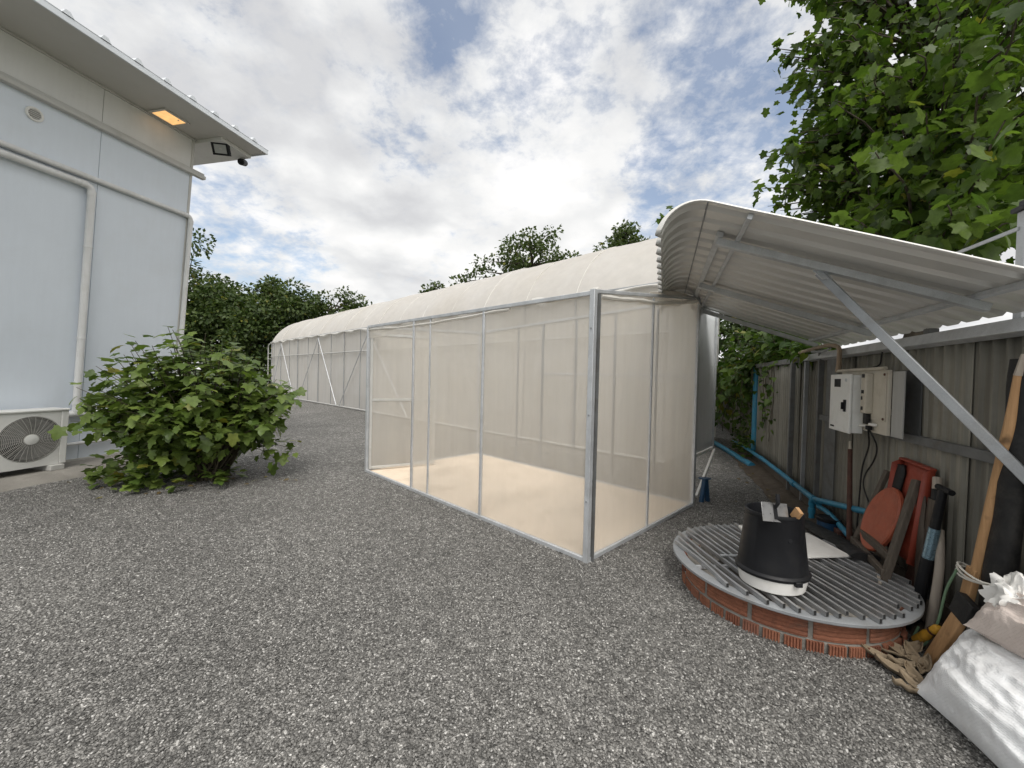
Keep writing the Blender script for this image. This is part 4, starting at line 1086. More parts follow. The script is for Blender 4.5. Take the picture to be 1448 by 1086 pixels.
mb.build('pan', M['redm'], t, solid=.005)
for ss, sg in ((-2.02, 1), (-2.36, -1)):
    mb = MB(); mb.add([FP(ss, .045, z1 + (.012 if sg > 0 else 0)), FP(ss - .03, .135, z0), FP(ss - .03 + sg * .01, .19, z0 + .02), FP(ss + sg * .012, .115, z1 - .03)], [(0, 1, 2, 3)])
    mb.build('flange', M['redm'], t, solid=.005)
MB().bar(FP(-2.01, .06, z1 + .003), FP(-2.365, .06, z1 - .008), .04, .016).build('lip', M['redm'], t, bevel=.005)
mb = MB(); 
def plk(u, v):
    a = 2 * pi * v; ce = FP(-2.33 - .11 * u, .10 + .04 * u, .83 - .6 * u); w = .038 + .012 * noise.noise(V((u * 4, a, 9)))
    if u < .06: w *= .6
    return ce + fa * (w * 1.1 * cos(a)) + fn * (w * .45 * sin(a))
MB().grid(plk, 16, 12).build('old_plank', M['oldwood'], loc=FP(-2.36, .1, .2), label='dusty brown plank end leaning between the scoop and the black shovel', cat='plank')
MB().box(FP(-2.29, .055, .29), (.28, .02, .55), fa, (fn - ZUP * .12).normalized(), (ZUP + fn * .12).normalized()).build('shade_board', M['rust'], loc=FP(-2.29, .05, .02), label='dark red-brown board added as shade behind the orange-red scoop', cat='board', bevel=.003)  # added dark sheet, stands in for the shadow on the fence
def plk2(u, v):
    a = 2 * pi * v; ce = FP(-2.44 - .04 * u, .085 + .05 * u, .80 - .74 * u); w = .055 + .012 * noise.noise(V((u * 5, a, 4)))
    return ce + fa * (w * cos(a)) + fn * (w * .4 * sin(a))
MB().grid(plk2, 16, 12).build('old_post', M['oldwood'], loc=FP(-2.44, .1, .2), label='dirty dark wooden post end standing between the scoop and the shovel', cat='post')
t = thing('crowbar', 'thick black iron bar with a pale top leaning behind the black shovel', 'bar', FP(-2.45, .1, .1))
MB().tube([FP(-2.405, .06, .93), FP(-2.43, .07, .86)], [.022, .024], 10).build('grip', M['palewood'], t)
MB().tube([FP(-2.43, .07, .86), FP(-2.50, .12, .2)], [.026, .03], 10).build('shaft', M['blackm'], t)
t = thing('shovel', 'black handled shovel with a shiny blue-grey sleeve standing by the well', 'shovel', FP(-2.5, .2, 0))
g0, g1 = FP(-2.575, .115, .89), FP(-2.50, .19, .03); gd = g1 - g0
MB().tube([g0, g0 + gd * .28], [.021, .024], 14).build('handle', M['blackp'], t)
MB().tube([g0 + gd * .28, g0 + gd * .5], [.027, .028], 14).build('sleeve', M['steelb'] if 'steelb' in M else M['blue'], t)
MB().tube([g0 + gd * .5, g0 + gd * .97], [.03, .032], 14).build('shaft', M['blackp'], t)
MB().tube([g0 + fa * .05 + V((0, 0, .008)), g0 - fa * .075 + V((0, 0, .0))], .017, 10).build('grip', M['blackp'], t)
def bl(u, v):
    x = (u - .5) * .2 * (1 - .35 * v ** 2); return g1 + gd.normalized() * (v * .22 - .2) + fa * x - fn * (.02 - 1.6 * x * x + .03)
MB().grid(bl, 8, 8).build('blade', M['blackm'], t, solid=.004)
MB().tube(curve([FP(-2.53, .10, .64), FP(-2.58, .12, .4), FP(-2.60, .16, .04)]), [.02 + .004 * (i / 20) for i in range(21)], 12).build('wooden_stick', M['palewood'], loc=FP(-2.56, .1, 0), label='pale bare wooden stick leaning just right of the black shovel', cat='stick')
t = thing('raw_pole', 'long raw timber pole tied to a black post at the right side', 'pole', FP(-2.9, .12, .2))
pp = curve([FP(-3.075, .12, 1.57), FP(-3.045, .125, 1.3), FP(-2.965, .13, .89), FP(-2.905, .14, .52)])
n_ = len(pp); MB().tube(pp, [.016 + .009 * min(1, i / 12) for i in range(n_)], 10).build('shaft', M['rawwood'], t)
mb = MB(); mb.bar(FP(-2.90, .145, .56), FP(-2.87, .17, .27), .03, .065, up=fa); mb.build('board', M['rawwood'], t, bevel=.004)
MB().tube([FP(-3.09, .115, 1.66), FP(-3.075, .12, 1.56)], [.010, .018], 8).build('splinter', M['palewood'], t)
t = thing('wooden_stake', 'short weathered board behind the white sack with a black strap round it', 'stake', FP(-2.85, .2, 0))
MB().bar(FP(-2.97, .20, .40), FP(-2.87, .29, .0), .03, .08, up=fa).build('board', M['rawwood'], t, bevel=.005)
MB().bar(FP(-2.972, .198, .42), FP(-2.95, .218, .31), .04, .125, up=fa).build('strap', M['blackm'], t, bevel=.004)
t = thing('black_post', 'charred black round post leaning against the fence at the far right', 'post', FP(-2.95, .08, 0))
def bp(u, v):
    a = 2 * pi * v; ce = FP(-3.05 + .13 * u ** 1.3, .075 + .03 * u, 1.64 - 1.64 * u); w = .066 + .004 * u + .012 * noise.noise(V((u * 7, cos(a), sin(a))))
    return ce + fa * (w * cos(a)) + fn * (w * .75 * sin(a))
mb = MB().grid(bp, 30, 16); mb.add([bp(0, k / 16) for k in range(16)], [tuple(range(16))]); mb.build('trunk', M['blackm'], t, sharp=60)
mb = MB()
for i in range(3):
    ce = FP(-2.92 + .004 * i, .13, .545 - .013 * i)
    mb.tube([ce + fa * (.12 * cos(a)) - fn * (.06 * sin(a) + .005) + V((0, 0, .01 * sin(a * 2 + i))) for a in [2 * pi * k / 18 for k in range(19)]], .005, 6, False)
mb.build('twine', M['twine'], loc=FP(-2.92, .13, .5), label='white twine wound round the raw pole and the black post', cat='twine')
MB().tube(curve([FP(-2.86, .19, .53), FP(-2.84, .22, .40), FP(-2.82, .24, .2), FP(-2.77, .27, .04), FP(-2.7, .28, .03), FP(-2.68, .25, .10)]), .006, 8).build('green_cord', M['green'], loc=FP(-2.85, .2, .3), label='thin green cord hanging from the white twine down to the ground', cat='cord')
t = thing('yellow_tool', 'short worn yellow tool handle propped at the foot of the pale wooden stick', 'tool', FP(-2.7, .25, .05))
y0, y1 = FP(-2.735, .285, .045), FP(-2.845, .25, .185)
MB().tube([y0, y0 * .45 + y1 * .55, y0 * .35 + y1 * .65, y1, y1 + (y1 - y0) * .08], [.022, .025, .020, .023, .014], 14).build('grip', M['yellow'], t)
MB().tube([y0 + (y0 - y1) * .02, y0 - (y1 - y0) * .5], [.006, .005], 8).build('shank', M['blackm'], t)
MB().lathe(y0 * .2 + y1 * .8, [(.0245, -.008), (.0245, .008)], 14, axis=(y1 - y0)).build('ring', M['rust'], t)

# ------------------------------------------------------------------ sacks
def sack(name, label, mt, c4, T, seed, wr=.02, cat='sack', nu=70, nv=56, pull=.35):
    P1, P2, P3, P4 = [V(p) for p in c4]
    ctr = (P1 + P2 + P3 + P4) / 4
    nr = ((P2 - P1).cross(P3 - P1)).normalized()
    if nr.z < 0: nr *= -1
    def surf(sg):
        def fn_(u, v):
            a, b = 2 * u - 1, 2 * v - 1
            # edges drawn in between the corners
            uu = u; vv = v
            q = (P1 * (1 - uu) + P2 * uu) * (1 - vv) + (P3 * (1 - uu) + P4 * uu) * vv
            e = (1 - abs(a) ** 2.6) * (1 - abs(b) ** 2.6)
            th = T * max(0, e) ** .7
            q = q + (ctr - q) * (.10 * (1 - a * a) * b * b + .08 * (1 - b * b) * a * a)
            w = .9 * noise.noise(V((a * 1.8 + seed, b * 1.8, sg))) + .9 * (1 - 2.6 * abs(noise.noise(V((a * 1.6 + b * 2.2, b * 3.2 - a * 1.2 + seed, sg))))) + .35 * (1 - 3 * abs(noise.noise(V((a * 5 - b * 3, b * 5 + a * 4 + seed, sg)))))
            edge = max(abs(a), abs(b)); w2 = pull * edge ** 3 * noise.noise(V((a * 8 + seed, b * 8, 2)))
            return q + nr * (sg * th + (wr * w + .02 * w2) * min(1, 3 * (1 - edge) + .1))
        return fn_
    mb = MB().grid(surf(1), nu, nv)
    mb2 = MB().grid(surf(-1), nu, nv)
    b = len(mb.v); mb.v += mb2.v; mb.f += [tuple(i + b for i in f[::-1]) for f in mb2.f]
    o = mb.build(name, M[mt], loc=ctr, label=label, cat=cat, sharp=70)
    return o
sack('sack', 'big full white woven sack slumped on the gravel at the lower right', 'bag',
     [(1.985, 1.90, .025), (1.78, 1.10, .025), (2.44, 2.06, .27), (2.36, 1.1, .38)], .17, 3, .017)
sack('sack', 'dusty pinkish sack lying on top of the white woven sack', 'bagp',
     [(2.17, 1.86, .37), (2.02, 1.1, .46), (2.50, 1.99, .47), (2.42, 1.15, .68)], .135, 8, .018)
def crum(u, v):
    a = 2 * pi * u; b = pi * v; d = V((sin(b) * cos(a), sin(b) * sin(a), cos(b)))
    w = 1 + .45 * noise.noise(d * 2.2) + .4 * (abs(noise.noise(d * 4.5)) - .2) + .15 * noise.noise(d * 10)
    return FP(-3.2, .15, .52) + fa * (d.x * .12 * w) + fn * (d.y * .09 * w) + V((0, 0, d.z * .12 * w))
MB().grid(crum, 48, 30).build('crumpled_bag', M['white'], loc=FP(-3.2, .15, .45), label='small crumpled white plastic bag above the pinkish sack', cat='bag', sharp=50)

# dry husks on the ground by the well
HK = [(2.02, 2.10, 2.3, .22), (2.01, 2.02, 2.0, .20), (2.17, 2.14, 1.9, .26), (2.07, 1.98, 1.2, .18), (2.0, 1.90, 1.8, .17), (2.19, 2.04, .6, .18), (1.95, 1.9, 2.6, .12), (2.11, 2.17, 2.5, .24), (2.2, 2.11, 1.2, .2), (2.09, 2.06, 2.9, .16), (2.26, 2.17, .4, .22)]
for k, (x, y, an, ln) in enumerate(HK):
    ln *= .8
    dx_ = V((cos(an), sin(an), 0)); dy_ = V((-sin(an), cos(an), 0)); cu = random.uniform(.3, .7)
    def hk(u, v, k=k):
        w = ln * .18 * sin(pi * min(1, .12 + u * .88)) ** .7; a = (v - .5) * 2
        return V((x, y, .02)) + dx_ * ((u - .5) * ln) + dy_ * (a * w) + V((0, 0, cu * .5 * (u - .3) ** 2 * ln * 4 * .4 + .026 * a * a + .012 * noise.noise(V((u * 4, a * 2, k)))))
    lb = 'curled dry brown husk strip among others between the well and the white sack'
    MB().grid(hk, 14, 6).build('dry_husk', M['husk'], loc=(x, y, .02), label=lb, cat='husk', group='dry husks by the well', solid=.003, sharp=180)
# ------------------------------------------------------------------ plants
def outline_leaf(half):
    """flat outline (x along the leaf, y half width) -> fan template with a fold along the midrib and a droop"""
    pts = [(x, y) for x, y in half] + [(x, -y) for x, y in half[::-1] if y > 1e-6]
    vs = [(.34, 0., 0.)] + [(x, y, 0.) for x, y in pts]
    vs = np.array(vs); n = len(pts)
    vs[:, 2] = .16 * np.abs(vs[:, 1]) - .34 * np.clip(vs[:, 0] - .1, 0, 2) ** 2 - .30 * vs[:, 1] ** 2
    tr = np.array([(0, 1 + k, 1 + (k + 1) % n) for k in range(n)])
    return vs, tr
LOBED = outline_leaf([(.02, .0), (-.08, .16), (-.02, .40), (.16, .34), (.33, .36), (.52, .56), (.60, .40), (.63, .27), (.80, .24), (1.0, .0)])
HEART = outline_leaf([(.06, .0), (-.06, .2), (.06, .42), (.3, .46), (.62, .28), (1., 0.)])
OVAL = outline_leaf([(.0, .0), (.15, .2), (.5, .27), (.8, .14), (1., 0.)])
TINY = (np.array([(0, 0, 0), (.5, .32, .05), (1, 0, -.12), (.5, -.32, .05)], float), np.array([(0, 1, 2), (0, 2, 3)]))

def leaf_mesh(name, tmpl, P, D, Nn, S, mt, parent, label=None):
    P = np.asarray(P, float); D = np.asarray(D, float); Nn = np.asarray(Nn, float); S = np.asarray(S, float)
    X = D / np.linalg.norm(D, axis=1)[:, None]
    Y = np.cross(Nn, X); Y /= np.maximum(np.linalg.norm(Y, axis=1)[:, None], 1e-6); Z = np.cross(X, Y)
    tv, tf = tmpl; n, k = len(P), len(tv)
    curl = RNG.uniform(.5, 1.6, n)
    vs = P[:, None, :] + S[:, None, None] * (tv[None, :, 0:1] * X[:, None, :] + tv[None, :, 1:2] * Y[:, None, :] + (tv[None, :, 2:3] * curl[:, None, None]) * Z[:, None, :])
    vs = vs.reshape(-1, 3) - np.array(ORG[parent.name])
    fs = (tf[None] + (np.arange(n) * k)[:, None, None]).reshape(-1, 3)
    me = bpy.data.meshes.new(name)
    me.vertices.add(len(vs)); me.vertices.foreach_set('co', vs.astype(np.float32).ravel())
    me.loops.add(fs.size); me.loops.foreach_set('vertex_index', fs.astype(np.int32).ravel())
    me.polygons.add(len(fs)); me.polygons.foreach_set('loop_start', np.arange(0, fs.size, 3, dtype=np.int32))
    me.polygons.foreach_set('loop_total', np.full(len(fs), 3, dtype=np.int32))
    me.update(calc_edges=True); me.validate(); me.materials.append(mt)
    o = bpy.data.objects.new(name, me); link(o); o.parent = parent; ORG[o.name] = ORG[parent.name]
    return o

class Leaves:
    def __init__(self): self.P = []; self.D = []; self.N = []; self.S = []
    def add(self, p, d, n, s): self.P.append(p); self.D.append(d); self.N.append(n); self.S.append(s)
    def whorl(self, pts, n, smin, smax, u0=.4, droop=.35, spread=.06, up=1.):
        """leaves set spirally along a shoot"""
        m = len(pts); ph = random.random() * 6.28
        for i in range(n):
            u = u0 + (1 - u0) * (i + random.random()) / n
            x = u * (m - 1); k = min(m - 2, int(x)); f = x - k
            p = pts[k] * (1 - f) + pts[k + 1] * f; sh = (pts[k + 1] - pts[k]).normalized()
            a = ph + i * 2.4; s1 = sh.cross(ZUP)
            if s1.length < .1: s1 = sh.cross(V((1, 0, 0)))
            s1.normalize(); s2 = s1.cross(sh)
            r = s1 * cos(a) + s2 * sin(a)
            d = (r * 1. + sh * random.uniform(.1, .7) * u + V((0, 0, -droop * random.uniform(.2, 1.5)))).normalized()
            nn = (ZUP * up + r * random.uniform(-.2, .5) + V((random.gauss(0, .28), random.gauss(0, .28), 0))).normalized()
            s = random.uniform(smin, smax)
            self.add(p + r * s * random.uniform(.15, .6) + V((random.gauss(0, spread), random.gauss(0, spread), random.gauss(0, spread))), d, nn, s)
    def build(self, name, tmpl, mt, parent): return leaf_mesh(name, tmpl, self.P, self.D, self.N, self.S, mt, parent)

def arch(p, q, lift, n=10, wob=.04):
    p = V(p); q = V(q); out = []
    for i in range(n + 1):
        u = i / n; out.append(p * (1 - u) + q * u + V((0, 0, lift * 4 * u * (1 - u) * .5 + 0)) + V((noise.noise(q * 3 + V((u * 3, 0, 0))), noise.noise(q * 3 + V((0, u * 3, 5))), 0)) * wob * u)
    return out

# shrub by the house
random.seed(21)
base = V((-4.12, 5.42, 0))
B_ = thing('shrub', 'broad leafy green shrub with lobed leaves beside the white building', 'shrub', base)
lv = Leaves(); st = MB()
cen = V((-4.27, 5.35, 1.03)); rad3 = V((1.30, 1.0, .93))
tips = []
while len(tips) < 270:
    d = V((random.gauss(0, 1), random.gauss(0, 1), random.gauss(0, 1))).normalized(); r = random.uniform(.45, 1.) ** .5
    p = cen + V((d.x * rad3.x, d.y * rad3.y, d.z * rad3.z)) * r * (1 + .13 * noise.noise(d * 2.5))
    if p.z < .12: continue
    if p.x > -4.0 and p.z < .7 and random.random() < .82: continue     # open on the right, stems show
    if (p - W0).dot(m_) < .25: continue
    if any((p - q).length < .115 for q in tips): continue
    tips.append(p)
tips += [V((-4.6, 5.3, 2.05)), V((-4.45, 5.2, 2.0)), V((-4.1, 5.3, 1.98)), V((-3.8, 5.3, 1.9)), V((-5.5, 5.2, 1.36)), V((-5.2, 5.4, 1.62)), V((-3.3, 5.5, .30)), V((-3.1, 5.6, .38)), V((-5.3, 4.9, .2)), V((-4.9, 4.8, .16)), V((-4.5, 4.75, .15))]
for p in tips:
    b = base + V((random.gauss(0, .1), random.gauss(0, .08), 0))
    pts = arch(b, p, .25 + .25 * max(0, 1.3 - p.z), 10, .10)
    st.tube(pts, [.013 - .001 * i for i in range(11)], 5, False)
    lv.whorl(pts, random.randint(12, 16), .075, .165, .55 if p.z > .5 else .7, .18, .05, 1.5)
for i in range(40):
    a = random.uniform(0, 6.28); r = random.uniform(.2, .78)
    p = V((-4.5 + cos(a) * r * 1.25, 5.15 + sin(a) * r * .7, .04))
    for j in range(5):
        aa = random.uniform(0, 6.28); lv.add(p + V((0, 0, random.uniform(0, .15))), V((cos(aa), sin(aa), random.uniform(-.1, .4))), V((random.gauss(0, .3), random.gauss(0, .3), 1)), random.uniform(.07, .14))
st.build('stem', M['stem'], B_)
lv.build('foliage', LOBED, M['leafbush'], B_)

# large lobed-leaf tree beyond the fence
random.seed(5)
TT = thing('lobed_leaf_tree', 'large tree with big lobed leaves overhanging the lean-to roof at the right', 'tree', (6.6, 6.6, 0))
tb = V((6.6, 6.6, 0)); tk = MB(); lv = Leaves(); tw = MB()
tk.tube(curve([tb, tb + V((-.1, .05, 1.3)), tb + V((.05, -.1, 2.6)), tb + V((-.05, 0, 4.2)), tb + V((.1, .1, 6)), tb + V((0, 0, 8.2))], 5), [.24 - .008 * i for i in range(26)], 12)
hubs = [tb + V((0, 0, 2.4)), tb + V((0, 0, 3.2)), tb + V((0, 0, 4)), tb + V((0, 0, 5)), tb + V((0, 0, 6)), tb + V((0, 0, 7))]
def crown_tips(c, r3, n, mind, ok=lambda p: True):
    out = []; tries = 0
    while len(out) < n and tries < 20000:
        tries += 1
        d = V((random.gauss(0, 1), random.gauss(0, 1), random.gauss(0, 1))).normalized(); r = random.uniform(.25, 1.) ** .5
        p = c + V((d.x * r3[0], d.y * r3[1], d.z * r3[2])) * r * (1 + .22 * noise.noise(d * 2.2 + c))
        if not ok(p) or any((p - q).length < mind for q in out): continue
        out.append(p)
    return out
def visible_side(p): return p.z > 2.75 and (p - F1).dot(fn) > -.9
tl = crown_tips(V((6.3, 6.1, 5.6)), (2.35, 2.2, 2.9), 300, .26, visible_side)
tl += crown_tips(V((4.95, 4.6, 4.6)), (1.0, 1.0, 1.3), 70, .24, visible_side)
tl += crown_tips(V((5.3, 5.4, 3.6)), (1.3, 1.5, .85), 70, .22, lambda p: p.z > 2.6)
tl += [V((4.15, 6.2, 4.55)), V((4.02, 6.3, 4.3)), V((4.35, 6.0, 4.35)), V((4.5, 6.1, 6.4)), V((4.35, 6.3, 5.9)), V((4.45, 6.2, 5.4)), V((4.6, 6.2, 7.2)), V((3.88, 6.2, 4.95)), V((3.8, 6.3, 4.5)), V((3.98, 6.2, 4.7)), V((4.05, 6.2, 5.15)), V((4.2, 6.1, 4.95)), V((4.3, 6.1, 5.3))]
for i in range(64):     # loose shoots on the yard side
    z_ = random.uniform(3.9, 8.2); tl.append(V((4.35 + .25 * noise.noise(V((z_ * 1.3, 0, 0))) + random.uniform(-.42, .4), 6.1 + random.uniform(-.5, .6), z_)))
for p in tl:
    hb = min(hubs, key=lambda q: (q - p).length + max(0, q.z - p.z) * 3)
    pts = arch(hb, p, .45, 10, .25); tw.tube(pts, [.035 - .0031 * i for i in range(11)], 5, False)
    lv.whorl(pts, random.randint(17, 23), .075, .165, .55, .7, .09, .6)
# boughs reaching over the lean-to roof towards the yard: bigger because nearer
for p in [V((3.75, 4.05, 3.9)), V((4.2, 4.1, 4.3)), V((4.5, 4.2, 3.7)), V((4.3, 3.8, 3.5)), V((3.9, 4.5, 3.5)), V((4.7, 4.6, 4.3)), V((4.6, 4.0, 4.8)), V((4.2, 4.5, 4.6)), V((4.7, 4.1, 3.3)), V((3.9, 3.5, 3.1)), V((4.3, 3.6, 4.4)), V((4.1, 3.4, 3.7)), V((4.4, 3.5, 3.2)), V((3.6, 4.3, 3.3)), V((4.4, 3.4, 2.95)), V((4.0, 3.9, 3.0)), V((4.8, 4.4, 5.3)), V((4.6, 3.7, 5.3))]:
    pts = arch(tb + V((-.3, -.5, 2.7)), p, .5, 12, .3); tw.tube(pts, [.03 - .002 * i for i in range(13)], 5, False)
    lv.whorl(pts, 22, .11, .215, .7, .55, .08, .7)
# one long shoot showing its tip left of the lean-to roof
pts = arch(tb + V((-.2, .3, 3.2)), V((3.62, 10., 5.58)), -.3, 14, .1); tw.tube(pts, [.03 - .0018 * i for i in range(15)], 5, False)
lv.whorl(pts[-4:], 22, .12, .2, .35, .3, .06)
tk.build('trunk', M['bark'], TT); tw.build('branches', M['bark'], TT)
lv.build('crown', LOBED, M['leaftree'], TT)

# climbing vine over the far fence
random.seed(9)
VN = thing('climbing_vine', 'green climbing vine heaped over the far fence with trailing strands', 'vine', FP(3.4, .1, 0))
lv = Leaves(); st = MB()
for i in range(90):
    s = random.uniform(.2, 6.2); amp = min(1, max(.12, (s - .1) / 2.2))
    top = 1.86 + amp * random.uniform(0, .95); b = FP(s, -.1, 1.75)
    p = FP(s + random.gauss(0, .25), random.uniform(-.7, .3) * amp, top)
    pts = arch(b, p, .15, 8, .1); st.tube(pts, .007, 4, False); lv.whorl(pts, 14, .09, .16, .15, .5, .07)
for i in range(44):
    s = random.uniform(2.9, 5.8); b = FP(s, .05, 1.85); p = FP(s + random.gauss(0, .3), random.uniform(.15, .5), random.uniform(1.0, 1.7))
    pts = arch(b, p, .2, 8, .1); st.tube(pts, .007, 4, False); lv.whorl(pts, 15, .09, .17, .1, .8, .06)
for s, z1_, n_ in ((2.2, .75, 26), (2.05, .9, 16), (1.75, .55, 20), (1.6, .9, 9), (3.6, .25, 40), (3.9, .4, 30), (4.3, .1, 44), (3.2, .5, 34), (4.8, .3, 34), (5.2, .2, 30)):
    pts = [FP(s + .12 * noise.noise(V((u * 4, s, 0))), .06 + .03 * noise.noise(V((u * 4, s, 4))), 1.85 - (1.85 - z1_) * u) for u in [i / 16 for i in range(17)]]
    st.tube(pts, .006, 4, False); lv.whorl(pts, n_, .05, .11, .0, .8, .035)
for i in range(70):
    s = random.uniform(4.2, 9.); b = FP(s, .05, 1.85); p = FP(s + random.gauss(0, .3), random.uniform(.1, .7), random.uniform(.2, 1.7))
    pts = arch(b, p, .2, 8, .1); st.tube(pts, .007, 4, False); lv.whorl(pts, 14, .09, .17, .1, .8, .08)
for i in range(30):
    s = random.uniform(2.6, 4.2); p = FP(s, random.uniform(.02, .25), .05)
    for j in range(5): 
        a = random.uniform(0, 6.28); lv.add(p + V((0, 0, random.uniform(0, .4))), V((cos(a), sin(a), .1)), V((random.gauss(0, .4), random.gauss(0, .4), 1)), random.uniform(.06, .11))
st.build('stem', M['stem'], VN); lv.build('foliage', HEART, M['leafvine'], VN)

# scattered fallen leaves on the soil and gravel by the fence and under the shrub
lv = Leaves(); random.seed(33)
for i in range(150):
    if i < 95: p = FP(random.uniform(-.9, 4.2), abs(random.gauss(0, .28)) + .03, .03)
    else:
        a = random.uniform(0, 6.28); p = base + V((-.2 + cos(a) * random.uniform(.2, 1.5), -.1 + sin(a) * random.uniform(.2, 1.), .012))
    a = random.uniform(0, 6.28); lv.add(p + V((0, 0, random.uniform(0, .015))), V((cos(a), sin(a), random.uniform(-.1, .3))), V((random.gauss(0, .3), random.gauss(0, .3), 1)), random.uniform(.035, .085))
tv, tf = OVAL
def litter():
    P = np.array([tuple(x) for x in lv.P]); D = np.array([tuple(x) for x in lv.D]); Nn = np.array([tuple(x) for x in lv.N]); S = np.array(lv.S)
    mb = MB()
    for p, d, n, s in zip(lv.P, lv.D, lv.N, lv.S):
        X = d.normalized(); Y = n.cross(X).normalized(); Z = X.cross(Y)
        mb.add([p + (X * a[0] + Y * a[1] + Z * a[2]) * s for a in tv], [tuple(int(i) for i in f) for f in tf])
    mb.build('fallen_leaves', M['litter'], kind='stuff')
litter()

# trees further off
def far_tree(name, label, cat, base, h, r3, c, nclump, nleaf, ls, mt, group=None, clump=(.7, 1.2), tmpl=TINY, seed=0, extra=()):
    random.seed(seed); rg = np.random.default_rng(seed)
    base = V(base); t = thing(name, label, cat, base, group)
    cs = crown_tips(V(c), r3, nclump, clump[0] * .6) + [V(e) for e in extra]
    tk = MB(); top = V((base.x + random.uniform(-.3, .3), base.y, c[2] + r3[2] * .4))
    tr_ = curve([base, base * .6 + top * .4 + V((random.uniform(-.3, .3), 0, 0)), top], 6)
    tk.tube(tr_, [.03 * h * (1 - .8 * i / (len(tr_) - 1)) for i in range(len(tr_))], 8)
    tk.build('trunk', M['bark'], t)
    br = MB(); P, D, Nn, S = [], [], [], []
    for q in cs:
        hb = min(tr_[3:], key=lambda x: (x - q).length + max(0, x.z - q.z) * 2)
        br.tube(arch(hb, q, .3, 6, .3), [.07 - .01 * i for i in range(7)], 4, False)
        R_ = random.uniform(*clump)
        n = int(nleaf / len(cs) * (R_ / (sum(clump) / 2)) ** 2)
        d = rg.normal(size=(n, 3)); d /= np.linalg.norm(d, axis=1)[:, None]
        rr = rg.uniform(.35, 1., (n, 1)) ** .6
        p = np.array(q) + d * rr * R_ * np.array([1, 1, .7]) + rg.normal(size=(n, 3)) * .08
        P.append(p); dd = d + rg.normal(size=(n, 3)) * .6; dd[:, 2] -= .25; D.append(dd)
        Nn.append(d * .6 + rg.normal(size=(n, 3)) * .45 + np.array([0, 0, .8])); S.append(rg.uniform(ls[0], ls[1], n))
    br.build('branches', M['bark'], t)
    leaf_mesh('crown', tmpl, np.concatenate(P), np.concatenate(D), np.concatenate(Nn), np.concatenate(S), mt, t)
    return t
def at_u(u, y): return (u - 724) / 560 * y
FL = 'dark leafy trees behind the tunnel'
far_tree('leafy_tree', 'tallest dark tree close against the corner of the white building', 'tree', (-26.0, 31.5, 0), 10, (3.0, 2.4, 3.6), (-25.2, 31.5, 5.6), 62, 9000, (.22, .42), M['leaffar'], FL, (.8, 1.3), seed=1, extra=[(-24.9, 31, 11.2), (-25.4, 31, 9.4)])
far_tree('leafy_tree', 'rounded dense tree second from the white building behind the shrub', 'tree', (-22.3, 31, 0), 9, (2.5, 2.2, 3.5), (-22.3, 31, 4.9), 56, 8000, (.22, .4), M['leaffar'], FL, (.8, 1.3), seed=2)
far_tree('airy_tree', 'airier tree poking up above the middle of the dark tree row', 'tree', (-19.7, 32, 0), 9.4, (1.6, 1.5, 2.4), (-19.7, 32, 6.6), 30, 3600, (.22, .4), M['leafmid'], FL, (.6, .95), seed=3)
far_tree('leafy_tree', 'low bushy tree in front of the airier tree in the dark row', 'tree', (-19.6, 29.8, 0), 7, (2.6, 2.2, 3.0), (-19.6, 29.8, 3.6), 54, 8000, (.2, .38), M['leaffar'], FL, (.8, 1.25), seed=4)
far_tree('leafy_tree', 'mid sized tree just left of the rounded end of the tunnel roof', 'tree', (-16.8, 31.5, 0), 8, (2.5, 2.2, 3.2), (-16.8, 31.5, 4.4), 50, 7500, (.2, .38), M['leaffar'], FL, (.75, 1.2), seed=5, extra=[(-17.2, 31, 7.7)])
far_tree('airy_tree', 'thin topped tree rising behind the far end of the tunnel roof', 'tree', (-14.9, 33, 0), 8, (2.2, 1.6, 2.2), (-14.9, 33, 5.6), 34, 4500, (.2, .36), M['leafmid'], FL, (.6, .95), seed=6, extra=[(-14.2, 33, 8.1), (-13.3, 33, 7.6)])
far_tree('leafy_tree', 'rightmost and lowest tree of the dark row above the tunnel roof', 'tree', (-12.4, 34, 0), 7, (1.9, 1.6, 2.2), (-12.4, 34, 4.9), 30, 4200, (.2, .36), M['leaffar'], FL, (.6, 1.0), seed=7)
far_tree('broad_tree', 'wide open crowned tree rising behind the middle of the tunnel roof', 'tree', (.8, 24, 0), 10, (2.5, 1.6, 1.55), (1.0, 24, 8.4), 36, 3300, (.16, .3), M['leafmid'], None, (.38, .66), seed=12,
         extra=[(-1.2, 24, 8.6), (-2.0, 24, 8.3), (-2.4, 24, 7.8), (-2.9, 24, 7.4), (-1.6, 24, 7.7), (-3.4, 24, 7.1), (3.4, 24, 8.6), (3.2, 24, 8.2), (-.3, 24, 9.3), (.4, 24, 9.9), (2.2, 24, 10.2)])
far_tree('round_tree', 'smaller compact tree behind the tunnel roof left of the lean-to roof', 'tree', (6.4, 24, 0), 10.5, (1.25, 1.1, 1.5), (6.4, 24, 9.0), 24, 2800, (.16, .3), M['leafmid'], None, (.4, .7), seed=15, extra=[(6.9, 24, 10.5), (7.6, 24, 9.5), (5.2, 24, 9.3)])
far_tree('low_tree', 'small tree tip just showing over the tunnel roof at its middle', 'tree', (-4.6, 26, 0), 7, (1.3, .9, 1.2), (-4.6, 26, 6.2), 14, 1300, (.16, .3), M['leafmid'], None, (.35, .6), seed=17)
far_tree('leafy_tree', 'dark tree behind the vine covered fence under the lean-to roof', 'tree', (6.6, 13.5, 0), 5, (1.9, 1.5, 1.7), (6.9, 13.5, 2.7), 40, 5000, (.14, .26), M['leaffar'], None, (.5, .8), seed=18)

